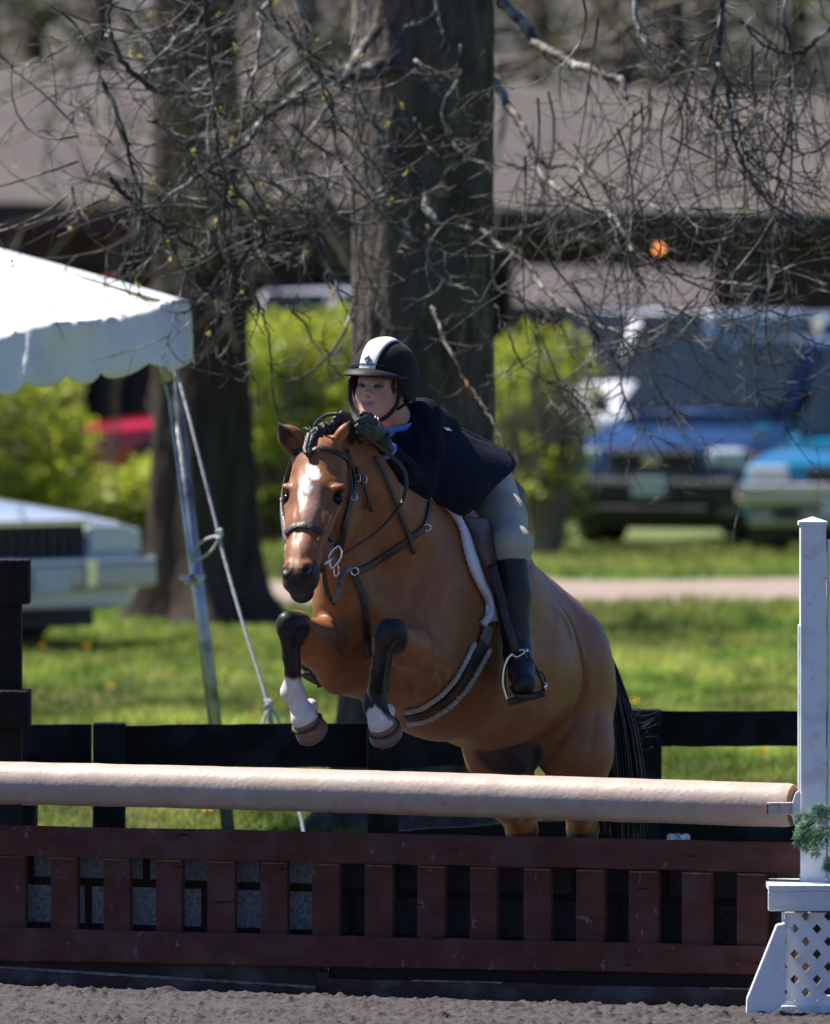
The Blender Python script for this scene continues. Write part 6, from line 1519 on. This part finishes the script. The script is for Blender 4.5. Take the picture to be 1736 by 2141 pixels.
for x in (30, 250, 700, 1080, 1350, 1560):
    MB().prism([bp3(x, .0, .1), bp3(x+14, .0, .1), bp3(x+14, 2.8, .1), bp3(x, 2.8, .1)], (0, .12, 0)).build('support_post', M('porch_post', (.10, .075, .05), rough=.9) if x == 30 else bpy.data.materials['porch_post'], ba)
q = bp3(1280, 2.2+(594-521)/F0*110.4, -.6); lamp = thing('barn_lamp', q, 'small glowing orange lamp under the eave of the barn', 'lamp')
ball('bulb', q, .035, M('lamp_glow', (1.0, .33, .09), rough=.5, emis=2.6), lamp); MB().tube([q+(0, 0, .05), q+(0, .1, .12), q+(0, 1.3, .12)], .02, 6).build('bracket', m_trim, lamp)
q = P(226, 590, 94); rd = thing('red_marker', (q[0], q[1], 0), 'small red orange marker on a pole beyond the tent roof', 'marker')
MB().box(q, (.12, .04, .10)).build('disc', M('marker_red', (.75, .10, .03), rough=.5), rd, bev=.01); MB().tube([(q[0], q[1], 0), q], .02, 6).build('stake', m_trim, rd)
lo2 = thing('lean_to', P(1260, 1000, 98), 'low lean-to shed with mauve roof in front of the barn, right of the big trunk', 'shed')
V = [P(1075, 655, 98), P(1490, 660, 98), P(1490, 575, 101.5), P(1075, 572, 101.5)]; V = [np.array(v) for v in V]
MB().prism(V, (0, 0, .08)).build('roof', M('gravel_roof', (.095, .073, .066), (.06, .048, .043), 1.6, .9, .4, 12), lo2)
MB().prism([(v[0], 98.3, z) for v, z in ((V[0], 0), (V[1], 0), (V[1], V[1][2]-.02), (V[0], V[0][2]-.02))], (0, .1, 0)).build('wall', m_bwall, lo2)

# ================================================================== VEHICLES
m_glass = M('car_glass', (.008, .016, .024), rough=.18, spec=.22)
m_tyre = M('tyre_rubber', (.02, .02, .02), (.03, .03, .03), 20, .85)
m_chrome = M('chrome', (.75, .76, .78), rough=.12, metal=1)
m_black = M('black_plastic', (.015, .015, .017), rough=.5)
m_plate = M('number_plate_white', (.62, .64, .66), (.45, .48, .52), 24, .5)
m_lens = M('lamp_lens', (.55, .6, .65), rough=.06, coat=1, spec=.8); m_amber = M('amber_lens', (.60, .16, .02), rough=.15, coat=1)
def carpaint(nm, c): return M(nm, c, rough=.22, coat=1, spec=.6)
def loft(mb_, st):
    """st: list of (x, [(y,z)...half section from centre top to centre bottom])"""
    n_ = len(st[0][1]); V = []
    for x, s_ in st: V += [(x, y, z) for y, z in s_]+[(x, -y, z) for y, z in s_[::-1][1:-1]]
    k = 2*n_-2; Fc = [(i*k+j, (i+1)*k+j, (i+1)*k+(j+1) % k, i*k+(j+1) % k) for i in range(len(st)-1) for j in range(k)]+[tuple(range(k)), tuple(range((len(st)-1)*k, len(st)*k))[::-1]]
    mb_.add(V, Fc)
def vehicle(name, lab, cat, x, d, yaw, paint_, L, Wd, prof, gh, wb, wr=.33, feats=()):
    """prof: [(xpos, ztop, width factor)] lower body front(+x)->rear ; gh: greenhouse (x_wind_base, x_roof_front, x_roof_rear, x_rear_base, z_belt, z_roof)"""
    t = thing(name, (P(x, 594, d)[0], d, 0), lab, cat, rz=math.pi/2-yaw)     # yaw: direction of travel, 0 = away from camera
    w = Wd/2; zl = .26; b = MB(); st = []
    for xp, zt, wf in prof:
        ww = w*wf; st.append((xp, [(0, zt+.015), (ww*.55, zt+.008), (ww*.86, zt-.02), (ww*.97, zt-.08), (ww, zt-.2), (ww, (zt+zl)/2), (ww*.985, zl+.12), (ww*.93, zl), (0, zl)]))
    loft(b, st); body = b.build('body', paint_, t, True, local=True); bevel(body, .11, 4).modifiers['bevel'].angle_limit = R(18)
    xw, xrf, xrr, xrb, zb, zr = gh; g = MB(); wb_, wr_ = w*.94, w*.76
    Vg = [(xw, wb_*.9, zb), (xw, -wb_*.9, zb), (xrf, -wr_, zr-.03), (xrf, wr_, zr-.03), (xrr, wr_, zr-.02), (xrr, -wr_, zr-.02), (xrb, -wb_*.9, zb), (xrb, wb_*.9, zb), ((xrf+xrr)/2, 0, zr+.02), ((xw+xrb)/2, wb_, zb), ((xw+xrb)/2, -wb_, zb), (xw+.06, 0, zb), (xrf+.04, 0, zr)]
    g.add(Vg, [(11, 0, 3, 12), (1, 11, 12, 2), (12, 3, 8), (2, 12, 8), (3, 4, 8), (5, 2, 8), (4, 5, 8), (0, 9, 4, 3), (9, 7, 4), (10, 1, 2, 5), (6, 10, 5), (7, 6, 5, 4)])
    roof = g.build('cabin', paint_, t, False, local=True); bevel(roof, .13, 4)
    def glass(nm, q, ins=.10, off=.012):
        q = [np.array(p, float) for p in q]; c = sum(q)/len(q); n_ = np.cross(q[1]-q[0], q[-1]-q[0]); n_ /= np.linalg.norm(n_)
        if n_@(c-np.array(((xw+xrb)/2, 0, zb))) < 0: n_ = -n_
        return MB().prism([p+(c-p)*ins+n_*off for p in q], -n_*.006).build(nm, m_glass, t, local=True)
    glass('windscreen', [Vg[0], Vg[1], Vg[2], Vg[3]], .09, .045)
    glass('rear_window', [Vg[6], Vg[7], Vg[4], Vg[5]], .12)
    for s_ in (1, -1):
        xm = (xrf+xrr)/2; yb, yt = s_*wb_*.93, s_*wr_
        glass('side_window', [(xw-.12, yb, zb), (xm, yb*1.03, zb), (xm, yt, zr-.03), (xrf-.03, yt, zr-.03)], .10, .03)
        glass('side_window', [(xm-.06, yb*1.03, zb), (xrb+.14, yb, zb), (xrr+.05, yt, zr-.03), (xm-.06, yt, zr-.03)], .10, .03)
        MB().box((xw-.25, s_*(w+.08), zb+.06), (.09, .16, .12)).build('mirror', paint_, t, bev=.03, local=True)
        for xx in wb:
            V, Fc = tube([(xx, s_*(w-.22), wr), (xx, s_*(w+.004), wr)], wr, 28); wh = mk('wheel', V, Fc, m_tyre, t, False, None, True); wh.data.materials[0] = m_tyre
            V, Fc = tube([(xx, s_*(w-.02), wr), (xx, s_*(w+.012), wr)], wr*.6, 20); mk('rim', V, Fc, m_chrome, wh, False, None, True)
            V, Fc = tube([(xx, s_*(w-.2), wr+.02), (xx, s_*(w+.001), wr+.02)], wr*1.18, 28); mk('wheel_arch', V, Fc, m_black, t, False, None, True)
    MB().box((0, 0, .22), (prof[0][0]-prof[-1][0]-.5, Wd*.86, .16)).build('underbody_shade', m_black, t, local=True)  # black box added to darken the gap beneath the car
    fx = prof[0][0]
    for nm, c, sz, mt, bv in feats: MB().box((fx+c[0], c[1], c[2]), sz).build(nm, mt, t, bev=bv, local=True)
    return t
# dark blue minivan
def both(nm, c, sz, mt, bv): return [(nm, (c[0], s_*c[1], c[2]), sz, mt, bv) for s_ in (1, -1)]
van_prof = [(2.42, .62, .72), (2.38, .82, .86), (2.2, .90, .95), (1.8, .97, .99), (1.35, 1.08, 1.0), (.8, 1.12, 1.0), (-1, 1.12, 1.0), (-2.2, 1.12, .98), (-2.4, 1.0, .92)]
van_feats = [('grille', (-.02, 0, .72), (.10, .80, .17), m_black, .03), ('emblem', (.035, 0, .72), (.03, .16, .07), m_chrome, .01), ('bumper', (-.06, 0, .46), (.26, 1.62, .24), m_black, .06),
             ('number_plate', (.08, 0, .50), (.02, .31, .16), m_plate, .004), ('air_intake', (-.0, 0, .30), (.2, 1.1, .08), m_black, .02)]+both('headlight', (-.12, .66, .74), (.22, .34, .17), m_lens, .04)+both('indicator', (-.20, .83, .72), (.2, .10, .14), m_amber, .02)
m_navy = carpaint('dark_blue_paint', (.011, .036, .105)); m_teal = carpaint('teal_blue_paint', (.01, .16, .30)); m_wh = carpaint('white_car_paint', (.72, .72, .75)); m_red = carpaint('red_car_paint', (.50, .012, .03)); m_sil = carpaint('silver_car_paint', (.48, .46, .47)); m_nv = carpaint('mid_blue_paint', (.04, .10, .28))
vehicle('parked_minivan', 'dark blue minivan parked on the grass behind the narrow shrub', 'minivan', 1600, 84.1, R(180+25), m_navy, 4.9, 1.88, van_prof, (1.45, .55, -1.9, -2.35, 1.10, 1.74), (1.55, -1.45), .33, van_feats)
# teal sedan
sed_prof = [(2.36, .60, .80), (2.33, .76, .92), (2.1, .82, .97), (1.6, .87, 1.0), (1.0, .93, 1.0), (.6, .95, 1.0), (-1.2, .95, 1.0), (-1.6, .95, 1.0), (-2.2, .90, .96), (-2.35, .7, .90)]
sed_feats = [('grille', (.0, 0, .68), (.08, .62, .10), m_black, .02), ('bumper', (-.0, 0, .52), (.30, 1.72, .17), M('beige_bumper', (.50, .46, .40), rough=.35, coat=.6), .05), ('bumper_strip', (.10, 0, .57), (.12, 1.70, .05), m_chrome, .02), ('air_dam', (-.05, 0, .34), (.26, 1.5, .16), M('beige_skirt', (.36, .33, .28), rough=.5), .04),
             ('number_plate', (.15, .0, .42), (.02, .31, .15), m_plate, .004), ('fog_opening', (.09, -.45, .36), (.02, .22, .08), m_black, .01)]+both('headlight', (-.05, .62, .69), (.14, .34, .12), m_lens, .03)
vehicle('parked_sedan', 'teal blue sedan with pale bumper at the right edge, beside the blue minivan', 'car', 1885, 80.2, R(180+14), m_teal, 4.7, 1.82, sed_prof, (1.05, .25, -1.0, -1.6, .93, 1.40), (1.42, -1.35), .31, sed_feats)
# white sedan at the left
w_feats = [('grille', (.045, 0, .66), (.05, .80, .20), m_black, .01), ('grille_frame', (.03, 0, .775), (.09, .90, .04), m_chrome, .01), ('bumper', (.02, 0, .46), (.30, 1.86, .15), m_sil, .03), ('bumper_top', (.06, 0, .55), (.22, 1.84, .03), m_white, .01),
           ('lower_valance', (-.08, 0, .33), (.25, 1.7, .14), m_wh, .03), ('number_plate', (.185, 0, .44), (.02, .31, .15), m_plate, .004), ('hood_ornament', (-.08, 0, .84), (.05, .02, .07), m_chrome, .003)]+both('headlight', (.0, .64, .67), (.12, .36, .17), m_lens, .02)+both('indicator', (-.04, .87, .66), (.18, .09, .15), m_lens, .02)+both('bumper_guard', (.16, .34, .48), (.07, .09, .20), m_chrome, .02)+[('grille_bar', (.075, 0, .60+.04*k), (.012, .78, .006), m_trim, .001) for k in range(5)]+[('grille_bar', (.078, -.36+.09*k, .66), (.012, .006, .19), m_trim, .001) for k in range(9)]
wprof = [(2.7, .72, .94), (2.66, .79, .97), (2.3, .84, 1.0), (1.6, .92, 1.0), (1.0, .96, 1.0), (.6, .97, 1.0), (-1.2, .97, 1.0), (-1.8, .96, 1.0), (-2.5, .92, .97), (-2.65, .75, .93)]
yaw_w = R(180-48); hw = np.array((math.sin(yaw_w), math.cos(yaw_w)))
fc = P(62, 594, 58.0)[:2]; cpos = fc-hw*2.7
vehicle('parked_sedan', 'white sedan with chrome grille parked behind the timber post at the left', 'car', 868+cpos[0]/cpos[1]*F0, cpos[1], yaw_w, m_wh, 5.3, 1.95, wprof, (1.05, .3, -1.2, -1.9, .95, 1.42), (1.6, -1.5), .34, w_feats)
van2 = [(2.5, .7, .8), (2.45, .95, .9), (2.2, 1.1, .97), (1.6, 1.2, 1.0), (0, 1.25, 1.0), (-2.3, 1.25, 1.0), (-2.5, 1.1, .95)]
vehicle('parked_van', 'white van roof showing behind the dark blue minivan', 'van', 1395, 94, R(180+20), m_wh, 5, 1.98, van2, (1.5, .8, -2.2, -2.4, 1.22, 1.96), (1.6, -1.5), .36, both('headlight', (-.08, .7, .8), (.2, .3, .18), m_lens, .03)+[('bumper', (-.05, 0, .5), (.2, 1.8, .2), m_chrome, .04), ('grille', (.0, 0, .78), (.08, .9, .16), m_black, .02)])
vehicle('parked_van', 'blue van with pale roof partly hidden behind the minivan at the right', 'van', 1730, 97, R(180+40), m_nv, 5, 1.98, van2, (1.5, .8, -2.2, -2.4, 1.22, 1.92), (1.6, -1.5), .36)
vehicle('parked_car', 'bright red car seen over the low shrub, left of the dark trunk', 'car', 625, 97, R(270-5), m_red, 4.5, 1.8, sed_prof, (1.05, .3, -1.1, -1.7, .93, 1.42), (1.42, -1.35), .31, both('headlight', (-.05, .62, .69), (.14, .34, .12), m_lens, .03))
vehicle('parked_van', 'silver van roof glinting over the tall shrubs between the two trunks', 'van', 720, 98, R(180+5), m_sil, 5.2, 2.0, van2, (1.6, 1.0, -2.4, -2.5, 1.25, 2.16), (1.6, -1.5), .36)
# person in navy behind the shrubs
c0 = np.array((P(1098, 594, 84.5)[0], 84.5, 0)); pe = thing('person', c0, 'distant person in a navy jacket standing behind the shrub beside the big trunk', 'person')
ps = SDF(c0-(.4, .35, .02), c0+(.4, .35, 1.8), .014)
def q_(x, y, z): return c0+np.array((x, y, z))
ps.ell(q_(0, 0, 1.57), (.075, .095, .12), None, .03); ps.cap(q_(0, 0, 1.5), q_(0, 0, 1.36), .05, .06, .03); ps.ell(q_(0, -.1, 1.56), (.012, .02, .025), None, .01)
ps.chain([q_(0, 0, 1.30), q_(0, 0, 1.1), q_(0, 0, .92)], [.13, .12, .13], .05, ((0, 1, 0), .7)); ps.cap(q_(-.15, 0, 1.36), q_(.15, 0, 1.36), .05, .05, .05)
for s_ in (-1, 1):
    ps.chain([q_(s_*.18, 0, 1.35), q_(s_*.22, .02, 1.08), q_(s_*.17, -.1, .86), q_(s_*.16, -.13, .78)], [.05, .04, .03, .035], .02); ps.chain([q_(s_*.09, 0, .9), q_(s_*.10, -.01, .5), q_(s_*.10, .02, .09)], [.08, .06, .042], .03); ps.cap(q_(s_*.10, .02, .05), q_(s_*.11, -.14, .04), .04, .035, .03)
V, Q = ps.mesh(); col_ = np.tile(np.array((.45, .27, .21)), (len(V), 1)); mk('body', V, Q, m_skin, pe, True, col_)
js2 = SDF(c0-(.4, .35, -.7), c0+(.4, .35, 1.5), .014); js2.chain([q_(0, 0, 1.32), q_(0, 0, 1.1), q_(0, 0, .88)], [.15, .145, .155], .05, ((0, 1, 0), .75)); js2.cap(q_(-.15, 0, 1.37), q_(.15, 0, 1.37), .065, .065, .05)
for s_ in (-1, 1): js2.chain([q_(s_*.18, 0, 1.36), q_(s_*.22, .02, 1.08), q_(s_*.175, -.09, .88)], [.064, .055, .045], .02)
V, Q = js2.mesh(); mk('jacket', V, Q, M('navy_cloth', (.006, .012, .05), rough=.9), pe)
tr2 = SDF(c0-(.3, .25, .0), c0+(.3, .25, 1.0), .014)
for s_ in (-1, 1): tr2.chain([q_(s_*.08, 0, .88), q_(s_*.10, -.01, .5), q_(s_*.10, .02, .1)], [.10, .078, .06], .03)
V, Q = tr2.mesh(); mk('trousers', V, Q, M('dark_trousers', (.012, .014, .03), rough=.9), pe)
ball('hair', q_(0, .02, 1.61), .105, M('grey_hair', (.20, .18, .17), rough=.9), pe, (.85, 1, .9))
